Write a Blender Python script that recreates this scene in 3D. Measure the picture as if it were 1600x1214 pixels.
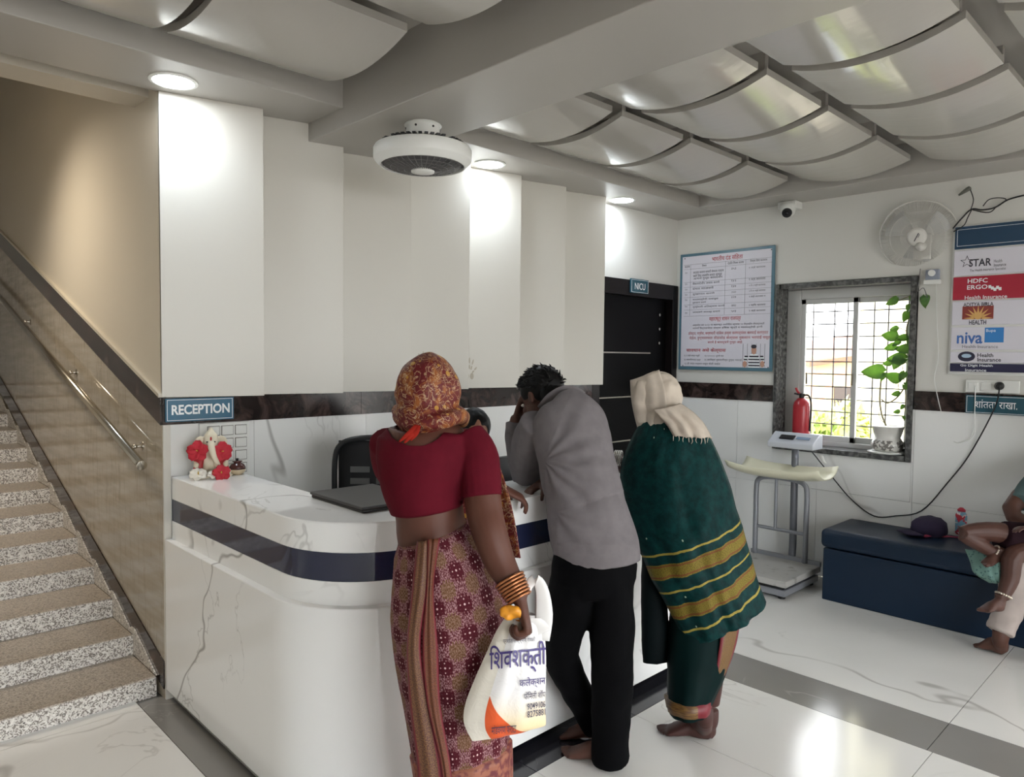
import bpy, math, random
from mathutils import Vector, Matrix, noise
random.seed(7)
for o in list(bpy.data.objects): bpy.data.objects.remove(o, do_unlink=True)
SC = bpy.context.scene
COL = SC.collection

# ------------------------------------------------------------------ camera
FPX, PCX, PCY = 1130.0, 800.0, 607.0
YAW, PITCH, ROLL = math.radians(45.67), math.radians(-2.615), math.radians(0.63)
CAM = Vector((-1.0774, -3.2283, 1.5))
FW = Vector((math.cos(YAW)*math.cos(PITCH), math.sin(YAW)*math.cos(PITCH), math.sin(PITCH)))
R0 = Vector((math.sin(YAW), -math.cos(YAW), 0)); U0 = R0.cross(FW)
RT = R0*math.cos(ROLL) + U0*math.sin(ROLL); UP = U0*math.cos(ROLL) - R0*math.sin(ROLL)
cd = bpy.data.cameras.new('camera'); cam = bpy.data.objects.new('camera', cd); COL.objects.link(cam)
cd.sensor_fit = 'HORIZONTAL'; cd.sensor_width = 36; cd.lens = FPX/1600*36; cd.clip_start = .05; cd.clip_end = 200
cam.matrix_world = Matrix(((RT.x, UP.x, -FW.x, CAM.x), (RT.y, UP.y, -FW.y, CAM.y), (RT.z, UP.z, -FW.z, CAM.z), (0, 0, 0, 1)))
SC.camera = cam

# ------------------------------------------------------------------ world, lights, exposure
wd = bpy.data.worlds.new('sky'); SC.world = wd; wd.use_nodes = True
bg = wd.node_tree.nodes['Background']; bg.inputs[0].default_value = (.95, .98, 1.0, 1); bg.inputs[1].default_value = 2.5
SC.view_settings.view_transform = 'Standard'; SC.view_settings.look = 'None'
SC.view_settings.exposure = 1.8; SC.view_settings.gamma = 1.0; SC.view_settings.use_curve_mapping = False
SC.cycles.use_denoising = True
SC.cycles.max_bounces = 8; SC.cycles.diffuse_bounces = 5; SC.cycles.sample_clamp_indirect = 6
def spot(name, loc, aim, watt, col, angle=70, blend=.6, size=.05):
    l = bpy.data.lights.new(name, 'SPOT'); l.energy = watt; l.color = col; l.spot_size = math.radians(angle); l.spot_blend = blend; l.shadow_soft_size = size
    o = bpy.data.objects.new(name, l); COL.objects.link(o); o.location = loc
    o.rotation_euler = (Vector(aim)-Vector(loc)).to_track_quat('-Z', 'Y').to_euler(); return o

# ------------------------------------------------------------------ helpers
def V(px, py, d):                      # the point seen at a pixel of the photograph, at depth d metres from the lens
    return CAM + (FW + RT*((px-PCX)/FPX) - UP*((py-PCY)/FPX))*d
def on(px, py, axis, val):
    r = FW + RT*((px-PCX)/FPX) - UP*((py-PCY)/FPX); return CAM + r*((val-CAM[axis])/r[axis])
def lin(c): return c/12.92 if c <= .04045 else ((c+.055)/1.055)**2.4
def rgb(r, g, b): return (lin(r/255), lin(g/255), lin(b/255), 1)

class S:                               # shader expression
    nt = None
    def __init__(s, k): s.k = k
    @staticmethod
    def m(op, *a):
        n = S.nt.nodes.new('ShaderNodeMath'); n.operation = op
        for i, x in enumerate(a):
            if isinstance(x, S): S.nt.links.new(x.k, n.inputs[i])
            else: n.inputs[i].default_value = x
        return S(n.outputs[0])
    def __add__(s, o): return S.m('ADD', s, o)
    __radd__ = __add__
    def __sub__(s, o): return S.m('SUBTRACT', s, o)
    def __rsub__(s, o): return S.m('SUBTRACT', o, s)
    def __mul__(s, o): return S.m('MULTIPLY', s, o)
    __rmul__ = __mul__
    def __truediv__(s, o): return S.m('DIVIDE', s, o)
    def abs(s): return S.m('ABSOLUTE', s)
    def sin(s): return S.m('SINE', s)
    def fract(s): return S.m('FRACT', s)
    def floor(s): return S.m('FLOOR', s)
    def gt(s, v): return S.m('GREATER_THAN', s, v)
    def lt(s, v): return S.m('LESS_THAN', s, v)
    def min(s, v): return S.m('MINIMUM', s, v)
    def max(s, v): return S.m('MAXIMUM', s, v)
    def sqrt(s): return S.m('SQRT', s)
    def pow(s, v): return S.m('POWER', s, v)
    def step(s, a, b):
        n = S.nt.nodes.new('ShaderNodeMapRange'); n.interpolation_type = 'SMOOTHSTEP'
        S.nt.links.new(s.k, n.inputs[0]); n.inputs[1].default_value = a; n.inputs[2].default_value = b
        return S(n.outputs[0])
    def xyz(s):
        n = S.nt.nodes.new('ShaderNodeSeparateXYZ'); S.nt.links.new(s.k, n.inputs[0]); return [S(x) for x in n.outputs]
def vec(*a):
    n = S.nt.nodes.new('ShaderNodeCombineXYZ')
    for i, x in enumerate(a):
        if isinstance(x, S): S.nt.links.new(x.k, n.inputs[i])
        else: n.inputs[i].default_value = x
    return S(n.outputs[0])
def pos(): return S(S.nt.nodes.new('ShaderNodeNewGeometry').outputs['Position'])
def uv(): return S(S.nt.nodes.new('ShaderNodeTexCoord').outputs['UV'])
def oc(): return S(S.nt.nodes.new('ShaderNodeTexCoord').outputs['Object'])
def nz(v, scale, detail=3, rough=.5, dist=0):
    n = S.nt.nodes.new('ShaderNodeTexNoise'); n.inputs['Scale'].default_value = scale; n.inputs['Detail'].default_value = detail
    n.inputs['Roughness'].default_value = rough; n.inputs['Distortion'].default_value = dist
    if v: S.nt.links.new(v.k, n.inputs['Vector'])
    return S(n.outputs[0])
def vor(v, scale, out='Distance', feat='F1'):
    n = S.nt.nodes.new('ShaderNodeTexVoronoi'); n.feature = feat; n.inputs['Scale'].default_value = scale
    S.nt.links.new(v.k, n.inputs['Vector']); return S(n.outputs[out])
def mix(f, a, b):
    n = S.nt.nodes.new('ShaderNodeMix'); n.data_type = 'RGBA'
    for i, x in ((0, f), (6, a), (7, b)):
        if isinstance(x, S): S.nt.links.new(x.k, n.inputs[i])
        else: n.inputs[i].default_value = x
    return S(n.outputs[2])
def mat(name, col=(.8, .8, .8, 1), rough=.5, metal=0, spec=.5, fn=None, emit=None, bump=None, **kw):
    m = bpy.data.materials.new(name); m.use_nodes = True; nt = m.node_tree; b = nt.nodes['Principled BSDF']; S.nt = nt
    b.inputs['Base Color'].default_value = col; b.inputs['Roughness'].default_value = rough; b.inputs['Metallic'].default_value = metal
    b.inputs['Specular IOR Level'].default_value = spec; m.diffuse_color = col
    for k, v in kw.items(): b.inputs[k].default_value = v
    if emit: b.inputs['Emission Color'].default_value = emit[0]; b.inputs['Emission Strength'].default_value = emit[1]
    if fn: nt.links.new(fn().k, b.inputs['Base Color'])
    if bump:
        h, st, ds = bump(); n = nt.nodes.new('ShaderNodeBump'); n.inputs['Strength'].default_value = st; n.inputs['Distance'].default_value = ds
        nt.links.new(h.k, n.inputs['Height']); nt.links.new(n.outputs[0], b.inputs['Normal'])
    return m

class MB:                              # collects geometry, builds ONE mesh object
    def __init__(s): s.v = []; s.f = []; s.uv = []
    def add(s, vs, fs, uvs=None):
        n = len(s.v); s.v += [Vector(p) for p in vs]; s.f += [tuple(i+n for i in q) for q in fs]
        s.uv += list(uvs) if uvs else [(0, 0)]*len(vs); return s
    def box(s, x0, x1, y0, y1, z0, z1):
        x0, x1 = min(x0, x1), max(x0, x1); y0, y1 = min(y0, y1), max(y0, y1); z0, z1 = min(z0, z1), max(z0, z1)
        return s.add([(x, y, z) for z in (z0, z1) for y in (y0, y1) for x in (x0, x1)],
                     [(0, 2, 3, 1), (4, 5, 7, 6), (0, 1, 5, 4), (2, 6, 7, 3), (0, 4, 6, 2), (1, 3, 7, 5)])
    def obox(s, c, ax, ay, az, hx, hy, hz):        # oriented box, half sizes
        c = Vector(c); P = [c+ax*(i*hx)+ay*(j*hy)+az*(k*hz) for k in (-1, 1) for j in (-1, 1) for i in (-1, 1)]
        return s.add(P, [(0, 2, 3, 1), (4, 5, 7, 6), (0, 1, 5, 4), (2, 6, 7, 3), (0, 4, 6, 2), (1, 3, 7, 5)])
    def prism(s, poly, lo, hi, axis=2):            # polygon (2-D) extruded along an axis
        def P(a, b, h): return {2: (a, b, h), 1: (a, h, b), 0: (h, a, b)}[axis]
        n = len(poly); vs = [P(a, b, lo) for a, b in poly]+[P(a, b, hi) for a, b in poly]
        return s.add(vs, [tuple(range(n))[::-1], tuple(range(n, 2*n))]+[(i, (i+1) % n, n+(i+1) % n, n+i) for i in range(n)])
    def tube(s, pts, rad, side=None, seg=16, sub=4, cap=True, fold=None):
        pts = [Vector(p) for p in pts]; rad = [(r, r) if not isinstance(r, (tuple, list)) else r for r in rad]
        if len(rad) == 1: rad = rad*len(pts)
        if sub > 1 and len(pts) > 2:
            P, Q = [], []
            n = len(pts)
            for i in range(n-1):
                a, b, c, d = pts[max(i-1, 0)], pts[i], pts[i+1], pts[min(i+2, n-1)]
                ra, rb, rc, rd = rad[max(i-1, 0)], rad[i], rad[i+1], rad[min(i+2, n-1)]
                for k in range(sub):
                    t = k/sub
                    cr = lambda w, x, y, z: .5*((2*x)+(y-w)*t+(2*w-5*x+4*y-z)*t*t+(3*x-w-3*y+z)*t**3)
                    P.append(cr(a, b, c, d)); Q.append(tuple(max(.0005, cr(ra[j], rb[j], rc[j], rd[j])) for j in (0, 1)))
            P.append(pts[-1]); Q.append(rad[-1])
        else: P, Q = pts, rad
        n = len(P); vs, uvs = [], []; L = 0; a = None
        av = sum(max(q) for q in Q)/n
        for i in range(n):
            t = (P[min(i+1, n-1)]-P[max(i-1, 0)]).normalized()
            if side is not None: a = Vector(side)-t*t.dot(Vector(side))
            elif a is None: a = t.orthogonal()
            else: a = a-t*t.dot(a)
            a = a.normalized(); b = t.cross(a)
            if i: L += (P[i]-P[i-1]).length
            for k in range(seg+1):
                th = 2*math.pi*k/seg; q = fold(th, i/(n-1)) if fold else 1
                vs.append(P[i]+a*(math.cos(th)*Q[i][0]*q)+b*(math.sin(th)*Q[i][1]*q)); uvs.append((th*av, L))
        W = seg+1
        fs = [(i*W+k, i*W+k+1, (i+1)*W+k+1, (i+1)*W+k) for i in range(n-1) for k in range(seg)]
        if cap:
            for e, i in ((-1, 0), (1, n-1)):
                t = (P[i]-P[i-1 if i else 1]).normalized(); c0 = len(vs)
                vs.append(P[i]+t*min(Q[i])*.35); uvs.append((0, L))
                fs += [((i*W+k+1, i*W+k, c0) if e < 0 else (i*W+k, i*W+k+1, c0)) for k in range(seg)]
        return s.add(vs, fs, uvs)
    def cyl(s, p0, p1, r0, r1=None, seg=16):
        p0, p1 = Vector(p0), Vector(p1); r1 = r0 if r1 is None else r1
        t = (p1-p0).normalized(); a = t.orthogonal().normalized(); b = t.cross(a)
        vs = [p+a*math.cos(2*math.pi*k/seg)*r+b*math.sin(2*math.pi*k/seg)*r for p, r in ((p0, r0), (p1, r1)) for k in range(seg)]
        return s.add(vs, [(k, (k+1) % seg, seg+(k+1) % seg, seg+k) for k in range(seg)]+[tuple(range(seg))[::-1], tuple(range(seg, 2*seg))])
    def lathe(s, prof, c, axis=(0, 0, 1), seg=28):
        c = Vector(c); t = Vector(axis).normalized(); a = t.orthogonal().normalized(); b = t.cross(a); n = len(prof)
        vs = [c+t*h+(a*math.cos(2*math.pi*k/seg)+b*math.sin(2*math.pi*k/seg))*max(r, .0004) for r, h in prof for k in range(seg)]
        return s.add(vs, [(i*seg+k, i*seg+(k+1) % seg, (i+1)*seg+(k+1) % seg, (i+1)*seg+k) for i in range(n-1) for k in range(seg)]
                     + [tuple(range(seg))[::-1], tuple(range((n-1)*seg, n*seg))])
    def ell(s, c, ax, ay, az, rx, ry, rz, nu=20, nv=12):
        c = Vector(c); vs = []
        for i in range(1, nv):
            ph = math.pi*i/nv
            for k in range(nu):
                th = 2*math.pi*k/nu; vs.append(c+ax*(rx*math.sin(ph)*math.cos(th))+ay*(ry*math.sin(ph)*math.sin(th))+az*(rz*math.cos(ph)))
        vs += [c+az*rz, c-az*rz]; N = len(vs)
        fs = [(i*nu+k, (i+1)*nu+k, (i+1)*nu+(k+1) % nu, i*nu+(k+1) % nu) for i in range(nv-2) for k in range(nu)]
        fs += [(N-2, k, (k+1) % nu) for k in range(nu)]+[(N-1, (nv-2)*nu+(k+1) % nu, (nv-2)*nu+k) for k in range(nu)]
        return s.add(vs, fs)
    def grid(s, rows, uvs=None):                    # rows of equal length -> sheet
        n, m = len(rows), len(rows[0])
        U = [uvs(i/(n-1), k/(m-1)) if uvs else (k/(m-1), i/(n-1)) for i in range(n) for k in range(m)]
        return s.add([p for r in rows for p in r], [(i*m+k, i*m+k+1, (i+1)*m+k+1, (i+1)*m+k) for i in range(n-1) for k in range(m-1)], U)
    def mesh(s, name, m, smooth=False):
        me = bpy.data.meshes.new(name); me.from_pydata(s.v, [], s.f); me.materials.append(m)
        l = me.uv_layers.new(name='UVMap')
        idx = [0]*len(me.loops); me.loops.foreach_get('vertex_index', idx)
        fl = [c for i in idx for c in s.uv[i]]; l.data.foreach_set('uv', fl)
        if smooth: me.polygons.foreach_set('use_smooth', [True]*len(me.polygons))
        me.update(); return me
    def build(s, name, m, parent=None, smooth=False, bevel=0, solid=0, remesh=0, smo=0, disp=None, sub=0, bseg=2, auto=False):
        me = s.mesh(name, m, smooth or auto); o = bpy.data.objects.new(name, me); COL.objects.link(o)
        mods = []
        if remesh:
            d = o.modifiers.new('r', 'REMESH'); d.mode = 'VOXEL'; d.voxel_size = remesh; d.use_smooth_shade = True; mods.append(d)
        if smo:
            d = o.modifiers.new('s', 'SMOOTH'); d.iterations = smo; d.factor = .5; mods.append(d)
        if sub: d = o.modifiers.new('ss', 'SUBSURF'); d.levels = d.render_levels = sub; mods.append(d)
        if solid: d = o.modifiers.new('so', 'SOLIDIFY'); d.thickness = solid; d.offset = 0; mods.append(d)
        if bevel:
            d = o.modifiers.new('b', 'BEVEL'); d.width = bevel; d.segments = bseg; d.limit_method = 'ANGLE'; d.angle_limit = math.radians(40); mods.append(d)
        if auto:
            try: me.set_sharp_from_angle(angle=math.radians(35))
            except Exception: pass
        if mods and (remesh or smo or solid or sub):
            bpy.context.view_layer.update(); dg = bpy.context.evaluated_depsgraph_get()
            nm = bpy.data.meshes.new_from_object(o.evaluated_get(dg)); o.modifiers.clear(); o.data = nm; nm.name = name
            if not nm.materials: nm.materials.append(m)
            if smooth: nm.polygons.foreach_set('use_smooth', [True]*len(nm.polygons))
        if disp:
            me = o.data; nn = [v.normal.copy() for v in me.vertices]
            for v, q in zip(me.vertices, nn): v.co += q*disp(v.co)
            me.update()
        return par(o, parent)
def par(o, parent):
    if parent:
        o.parent = parent; o.matrix_parent_inverse = Matrix.Translation(-parent.location) if parent.type == 'EMPTY' else Matrix.Identity(4)
    return o
def tag(o, label=None, cat=None, group=None, kind=None):
    for k, v in (('label', label), ('category', cat), ('group', group), ('kind', kind)):
        if v: o[k] = v
    return o
def thing(name, label, cat, loc, group=None):
    o = bpy.data.objects.new(name, None); COL.objects.link(o); o.location = loc; o.empty_display_size = .1
    return tag(o, label, cat, group)
def struct(name, mb, m, **k): return tag(mb.build(name, m, **k), kind='structure')
def textmesh(body, res=2, align='CENTER', bold=0):
    cu = bpy.data.curves.new('t', 'FONT'); cu.body = body; cu.resolution_u = res; cu.offset = bold; cu.align_x = 'LEFT'
    o = bpy.data.objects.new('t', cu); COL.objects.link(o); bpy.context.view_layer.update()
    me = bpy.data.meshes.new_from_object(o.evaluated_get(bpy.context.evaluated_depsgraph_get()))
    bpy.data.objects.remove(o); return me
def text_into(mb, body, org, ax, ay, w, h, lift=.0008, res=2, bold=0, shear=0, keep=None):
    """flat lettering filling the w x h rectangle centred at org (ax right, ay up)"""
    me = textmesh(body, res, bold=bold); ax, ay, org = Vector(ax), Vector(ay), Vector(org); nrm = ax.cross(ay)
    xs = [v.co.x for v in me.vertices]; ys = [v.co.y for v in me.vertices]
    if not xs: return
    x0, x1, y0, y1 = min(xs), max(xs), min(ys), max(ys)
    sx = w/(x1-x0); sy = h/(y1-y0)
    if keep: sx = sy = min(sx, sy)
    vs = [org+ax*((v.co.x-(x0+x1)/2)*sx+shear*(v.co.y-y0)*sy)+ay*((v.co.y-(y0+y1)/2)*sy)+nrm*lift for v in me.vertices]
    mb.add(vs, [tuple(p.vertices) for p in me.polygons]); bpy.data.meshes.remove(me)

# ------------------------------------------------------------------ materials
def marble(base, vein, sc=1.0, amt=1.0, cloud=.06):
    def fn():
        x, y, z = pos().xyz(); p = vec(x*.8+z*.25, y*.8-z*.2, z*.55+x*.3+y*.2); w = nz(p, 1.1*sc, 4, .55); q = nz(p, .62*sc, 4, .52, .5)
        v = 1-((q-.5).abs()).step(.0, .006); m = nz(p, 1.2*sc, 2, .5).step(.5, .62)
        q2 = nz(p, 1.5*sc, 5, .55, .7); v2 = (1-((q2-.53).abs()).step(.0, .007))*(nz(p, 1.0*sc, 2).step(.56, .66))*.5
        c = mix(w.step(.35, .75)*cloud*4, base, tuple(x*.82 for x in base[:3])+(1,))
        return mix(((v*m).max(v2))*amt, c, vein)
    return fn
M = {}
M['plaster'] = mat('white_plaster', rgb(212, 210, 204), .5)
M['panel'] = mat('white_panel_paint', rgb(206, 202, 193), .42)
M['ceil'] = mat('ceiling_paint_dimmed', rgb(172, 168, 162), .38)  # white ceiling painted greyer to stand in for its weak light
M['ceilpanel'] = mat('ceiling_gloss_paint_dimmed', rgb(178, 174, 167), .14, spec=.7, bump=lambda: (nz(vec(pos().xyz()[0]*6, pos().xyz()[1]*1.2, 0.), 3, 3), .12, .01))  # sheets greyed likewise, dim light put into the paint
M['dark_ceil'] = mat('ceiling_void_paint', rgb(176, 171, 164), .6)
M['wtile'] = mat('white_marble_wall_tile', rough=.12, fn=marble(rgb(232, 232, 230), rgb(156, 154, 151), 1.0, .75, .03))
M['ftile'] = mat('white_marble_floor_tile', rough=.14, fn=marble(rgb(230, 228, 224), rgb(150, 144, 138), .95, .6, .09))
M['cmarble'] = mat('white_counter_marble', rough=.045, fn=marble(rgb(245, 245, 244), rgb(120, 116, 113), 1.25, .7, .03))
M['strip'] = mat('grey_floor_strip', rough=.13, fn=marble(rgb(136, 133, 129), rgb(182, 179, 174), 2.2, .45, .08))
def f_band():
    p = pos(); return mix(nz(p, 9, 5, .65, 1).step(.42, .75), rgb(34, 26, 24), rgb(86, 70, 66))
M['band'] = mat('dark_brown_granite', rough=.15, fn=f_band)
def f_trav():
    x, y, z = pos().xyz(); n = nz(vec(x, y*1.5+z*.4, z*14), 1.6, 5, .6); g = nz(vec(x*9, y*9, z*.8), 1.5, 4, .6)
    c = mix(n.step(.3, .72), rgb(160, 150, 134), rgb(180, 171, 156)); return mix((1-(g-.5).abs().step(0, .02))*.35, c, rgb(116, 104, 90))
M['trav'] = mat('beige_polished_stone', rough=.035, fn=f_trav)
def f_gran():
    p = pos(); a = vor(p, 210, 'Color').xyz()[0]; b = nz(p, 95, 3, .7); c = mix(a.gt(.62), rgb(222, 217, 210), rgb(140, 132, 124))
    c = mix(b.step(.58, .66), c, rgb(66, 62, 58)); return mix(nz(p, 60, 2).step(.58, .64), c, rgb(236, 232, 226))
M['gran'] = mat('speckled_granite', rough=.35, fn=f_gran)
def f_gran2():
    p = pos(); a = vor(p, 210, 'Color').xyz()[0]; b = nz(p, 95, 3, .7); c = mix(a.gt(.55), rgb(182, 170, 155), rgb(146, 134, 121))
    c = mix(b.step(.56, .64), c, rgb(104, 95, 85)); return mix(nz(p, 60, 2).step(.6, .66), c, rgb(176, 166, 152))
M['gran_top'] = mat('speckled_granite_polished', rough=.3, fn=f_gran2)
M['steel'] = mat('brushed_steel', rgb(190, 184, 172), .22, 1)
M['darkwood'] = mat('dark_door_laminate', rgb(20, 15, 15), .3, spec=.25)
M['black'] = mat('black_plastic', rgb(16, 16, 18), .38)
M['black_gloss'] = mat('black_plinth', rgb(14, 14, 20), .15)
M['navy'] = mat('navy_glass_stripe', rgb(34, 40, 66), .06, spec=.7)
M['white'] = mat('white_plastic', rgb(226, 226, 222), .35)
M['cream'] = mat('cream_plastic', rgb(224, 221, 196), .4)
M['alu'] = mat('grey_aluminium_frame', rgb(196, 196, 194), .35, .3)
M['sillgran'] = mat('grey_black_sill_granite', rough=.12, fn=lambda: mix(nz(pos(), 40, 4).step(.4, .7), rgb(60, 60, 60), rgb(104, 104, 102)))
M['teal'] = mat('teal_sign_acrylic', rgb(62, 106, 132), .25)
M['tealdark'] = mat('dark_teal_sign_acrylic', rgb(44, 84, 98), .25)
M['lettering'] = mat('white_lettering', rgb(235, 240, 242), .4)
M['ink'] = mat('dark_printing_ink', rgb(58, 56, 66), .5)
M['redink'] = mat('red_printing_ink', rgb(176, 52, 62), .5)
M['paper'] = mat('printed_board_white', rgb(216, 213, 222), .35)
M['glow'] = mat('lamp_diffuser', (1, 1, 1, 1), .5, emit=((.86, .93, 1, 1), 22))
M['glass'] = mat('clear_glass', (1, 1, 1, 1), .02, **{'Transmission Weight': 1.0, 'IOR': 1.02})
# ================================================================== THE SETTING
# ---- floor
M['darkshadestrip'] = mat('dark_shaded_floor_strip', rough=.13, fn=marble(rgb(46, 46, 52), rgb(90, 90, 94), 2.2, .3, .08))  # real dark strip, with the shadow before the counter put into its colour
fl = struct('floor', MB().box(-4, 3.92, -6.2, 4.4, -.06, -.006), mat('grout', rgb(120, 116, 110), .6))
G = .0015
def ftile(x0, x1, y0, y1, m, nm='floor_tile'):
    MB().box(x0+G, x1-G, y0+G, y1-G, -.0065, 0).build(nm, m, fl)
YS = [-6.2, -4.81, -3.61, -2.41, -1.21, -.01, .6]
for xs, ys in (([-4, -2.5, -1.3, -.1], YS), ([.03, .775, 1.375, 1.975], [-6.2, -4.83, -3.63, -2.43, -1.48]), ([2.275, 3.475, 3.9], YS[:-1]+[0])):
    for x0, x1 in zip(xs, xs[1:]):
        for y0, y1 in zip(ys, ys[1:]): ftile(x0, x1, y0, y1, M['ftile'])
for y0, y1 in zip(YS, YS[1:]): ftile(1.975, 2.275, y0, min(y1, 0), M['strip'], 'border_tile')
for y0, y1 in ((-6.2, -4.83), (-4.83, -3.63), (-3.63, -2.43), (-2.43, -1.21), (-1.21, .04)): ftile(-.1, .03, y0, y1, M['strip'], 'border_tile')
for x0, x1 in ((.03, .775), (.775, 1.375), (1.375, 1.975)): ftile(x0, x1, -1.48, -1.2, M['darkshadestrip'], 'border_tile'); ftile(x0, x1, -1.2, 0, M['ftile'])

# ---- back wall with saw-tooth panels
wb = struct('wall_back', MB().box(.013, 2.85, .01, .2, 0, 2.95).box(2.85, 4.12, .01, .2, 2.06, 2.95).box(3.86, 4.12, .01, .2, 0, 2.06), M['plaster'])
pw = 2.85/7
for i in range(7):
    x0, x1 = i*pw, (i+1)*pw
    MB().prism([(x0, .01), (x0, -.002), (x1, -.105), (x1, .01)], 1.306, 2.585).build('wall_panel', M['panel'], wb, bevel=.002)
xs = [.0, .405, 1.012, 1.62, 2.23, 2.85]
for x0, x1 in zip(xs, xs[1:]):
    for z0, z1 in ((0, .6), (.6, 1.188)): MB().box(x0+.001, x1-.001, 0, .012, z0+.001, z1-.001).build('wall_tile', M['wtile'], wb)
xs = [.0, .977, 1.919, 2.85]
for x0, x1 in zip(xs, xs[1:]): MB().box(x0+.001, x1-.001, -.008, .012, 1.188, 1.306).build('band_tile', M['band'], wb)
# hand prints pressed onto the panels
def handprint(px, py, s):
    m = mat('ochre_handprint', rgb(182, 173, 156), .7)
    c = on(px, py, 1, -.055); mb = MB()
    ax = Vector((pw, -.103, 0)).normalized(); az = Vector((0, 0, 1)); n = ax.cross(az)
    k = int(c.x/pw); yy = -.002-.103*(c.x-k*pw)/pw; c.y = yy-.0025
    mb.ell(c-ax*.012*s, ax, az, n, .012*s, .018*s, .001, 12, 6); mb.ell(c+ax*.014*s, ax, az, n, .010*s, .016*s, .001, 12, 6)
    for a, l in ((-38, .055), (-16, .085), (0, .092), (15, .086), (42, .06)):
        r = math.radians(a); d = ax*math.sin(r)+az*math.cos(r); o = n.cross(d)
        for u0, u1 in ((.36, .62), (.66, 1.0)):
            mid = c+d*(l*s*(u0+u1)/2); mb.ell(mid, o, d, n, .0042*s, l*s*(u1-u0)*.5, .001, 8, 6)
    mb.build('hand_print', m, wb)
handprint(739, 588, 1.2); handprint(664, 580, 1.2)

# ---- stair wall (left) and its stone cladding
wl = struct('wall_left', MB().box(.012, .16, .201, 4.3, 0, 4.2), M['plaster'])
SL = .318
def sloped(y0, y1, a0, a1, x0, x1, m, nm, **k):     # strip between two heights that follow the stair
    return MB().prism([(y0, a0+SL*y0), (y1, a0+SL*y1), (y1, a1+SL*y1), (y0, a1+SL*y0)], x0, x1, 0).build(nm, m, wl, **k)
ys = [0.0, .6, 1.2, 1.8, 2.4, 3.0, 3.6, 4.2]
for y0, y1 in zip(ys, ys[1:]):
    MB().prism([(y0+.001, 0.), (y1-.001, 0.), (y1-.001, 1.19+SL*y1), (y0+.001, 1.19+SL*y0)], -.0, .012, 0).build('cladding_slab', M['trav'], wl)
    sloped(y0, y1, 1.188, 1.306, -.008, .012, M['band'], 'band_tile')
    sloped(y0, y1, .045, .165, -.006, .012, M['band'], 'skirting_tile')
sloped(0, 4.2, 1.306, 1.322, -.014, .012, mat('stone_bead', rgb(196, 188, 172), .3), 'capping_bead')
MB().prism([(.0, 1.322), (4.2, 1.322+SL*4.2), (4.2, 4.2), (.0, 4.2)], .0, .012, 0).build('plaster_coat', mat('cream_plaster', rgb(214, 205, 188), .32), wl)
MB().box(.0, .03, -.012, .0, 0, 1.188).build('corner_strip', M['panel'], wl)
# ---- far stairwell walls, sloping stair soffit
struct('wall_far', MB().box(-1.9, .16, 4.2, 4.35, 0, 4.4), M['plaster'])
struct('wall_stairwell', MB().box(-1.95, -1.75, .0, 4.3, 0, 4.4), M['plaster'])
struct('ceiling_stairwell', MB().prism([(.12, 2.585), (.30, 2.585), (4.4, 3.95), (4.4, 4.15), (.12, 2.95)], -1.95, .16, 0), mat('stair_soffit_paint', rgb(196, 188, 174), .45))
# ---- stairs
st = struct('staircase', MB().prism([(.15, -.01), (.15, .0), (4.2, .0945/.315*4.05), (4.2, -.01)], -1.75, -.012, 0), M['gran'])
for i in range(13):
    y, z = .068+.315*i, .083+.0945*i
    t = MB().box(-1.75, -.014, y, min(y+.345, 4.2), z-.03, z).build('tread', M['gran_top'], st, bevel=.004)
    MB().box(-1.75, -.0135, y-.003, y+.03, z-.0945-.006, z-.005).build('riser', M['gran'], st)
    MB().prism([(y+.005, z), (y+.34, z), (y+.34, z+.0945+.03), (y+.30, z+.0945+.03)], -.0135, -.007, 0).build('side_skirting', M['gran'], st)

# ---- right wall with the window opening
wr = struct('wall_right', MB().box(3.91, 4.12, -.825, .009, 0, 2.95).box(3.91, 4.12, -4.2, -1.75, 0, 2.95).box(3.91, 4.12, -6.2, -4.2, 2.45, 2.95).box(3.91, 4.12, -1.75, -.825, 0, .85).box(3.91, 4.12, -1.75, -.825, 2.03, 2.95), M['plaster'])
ys = [-.002, -.55, -1.155, -1.757, -2.36, -2.965, -3.57, -4.19]
for y1, y0 in zip(ys, ys[1:]):
    for z0, z1 in ((0, .6), (.6, 1.188)):
        if z0 > .5 and y0 < -.83 and y1 > -1.745:      # tiles cut around the window
            if y1 > -.83: MB().box(3.9, 3.912, -.83, y1-.001, z0, z1).build('wall_tile', M['wtile'], wr)
            MB().box(3.9, 3.912, max(y0, -1.745)+.001, min(y1, -.83)-.001, z0+.001, .85).build('wall_tile', M['wtile'], wr)
            if y0 < -1.75: MB().box(3.9, 3.912, y0+.001, -1.745, z0, z1).build('wall_tile', M['wtile'], wr)
        else: MB().box(3.9, 3.912, y0+.001, y1-.001, z0+.001, z1-.001).build('wall_tile', M['wtile'], wr)
for y0, y1 in ((-.825, -.004), (-2.69, -1.75), (-3.63, -2.69), (-4.19, -3.63)): MB().box(3.892, 3.912, y0, y1-.001, 1.188, 1.306).build('band_tile', M['band'], wr)
MB().box(3.895, 3.912, -.83, -.825, .85, 2.03).build('tile_edge', M['wtile'], wr)

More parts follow.
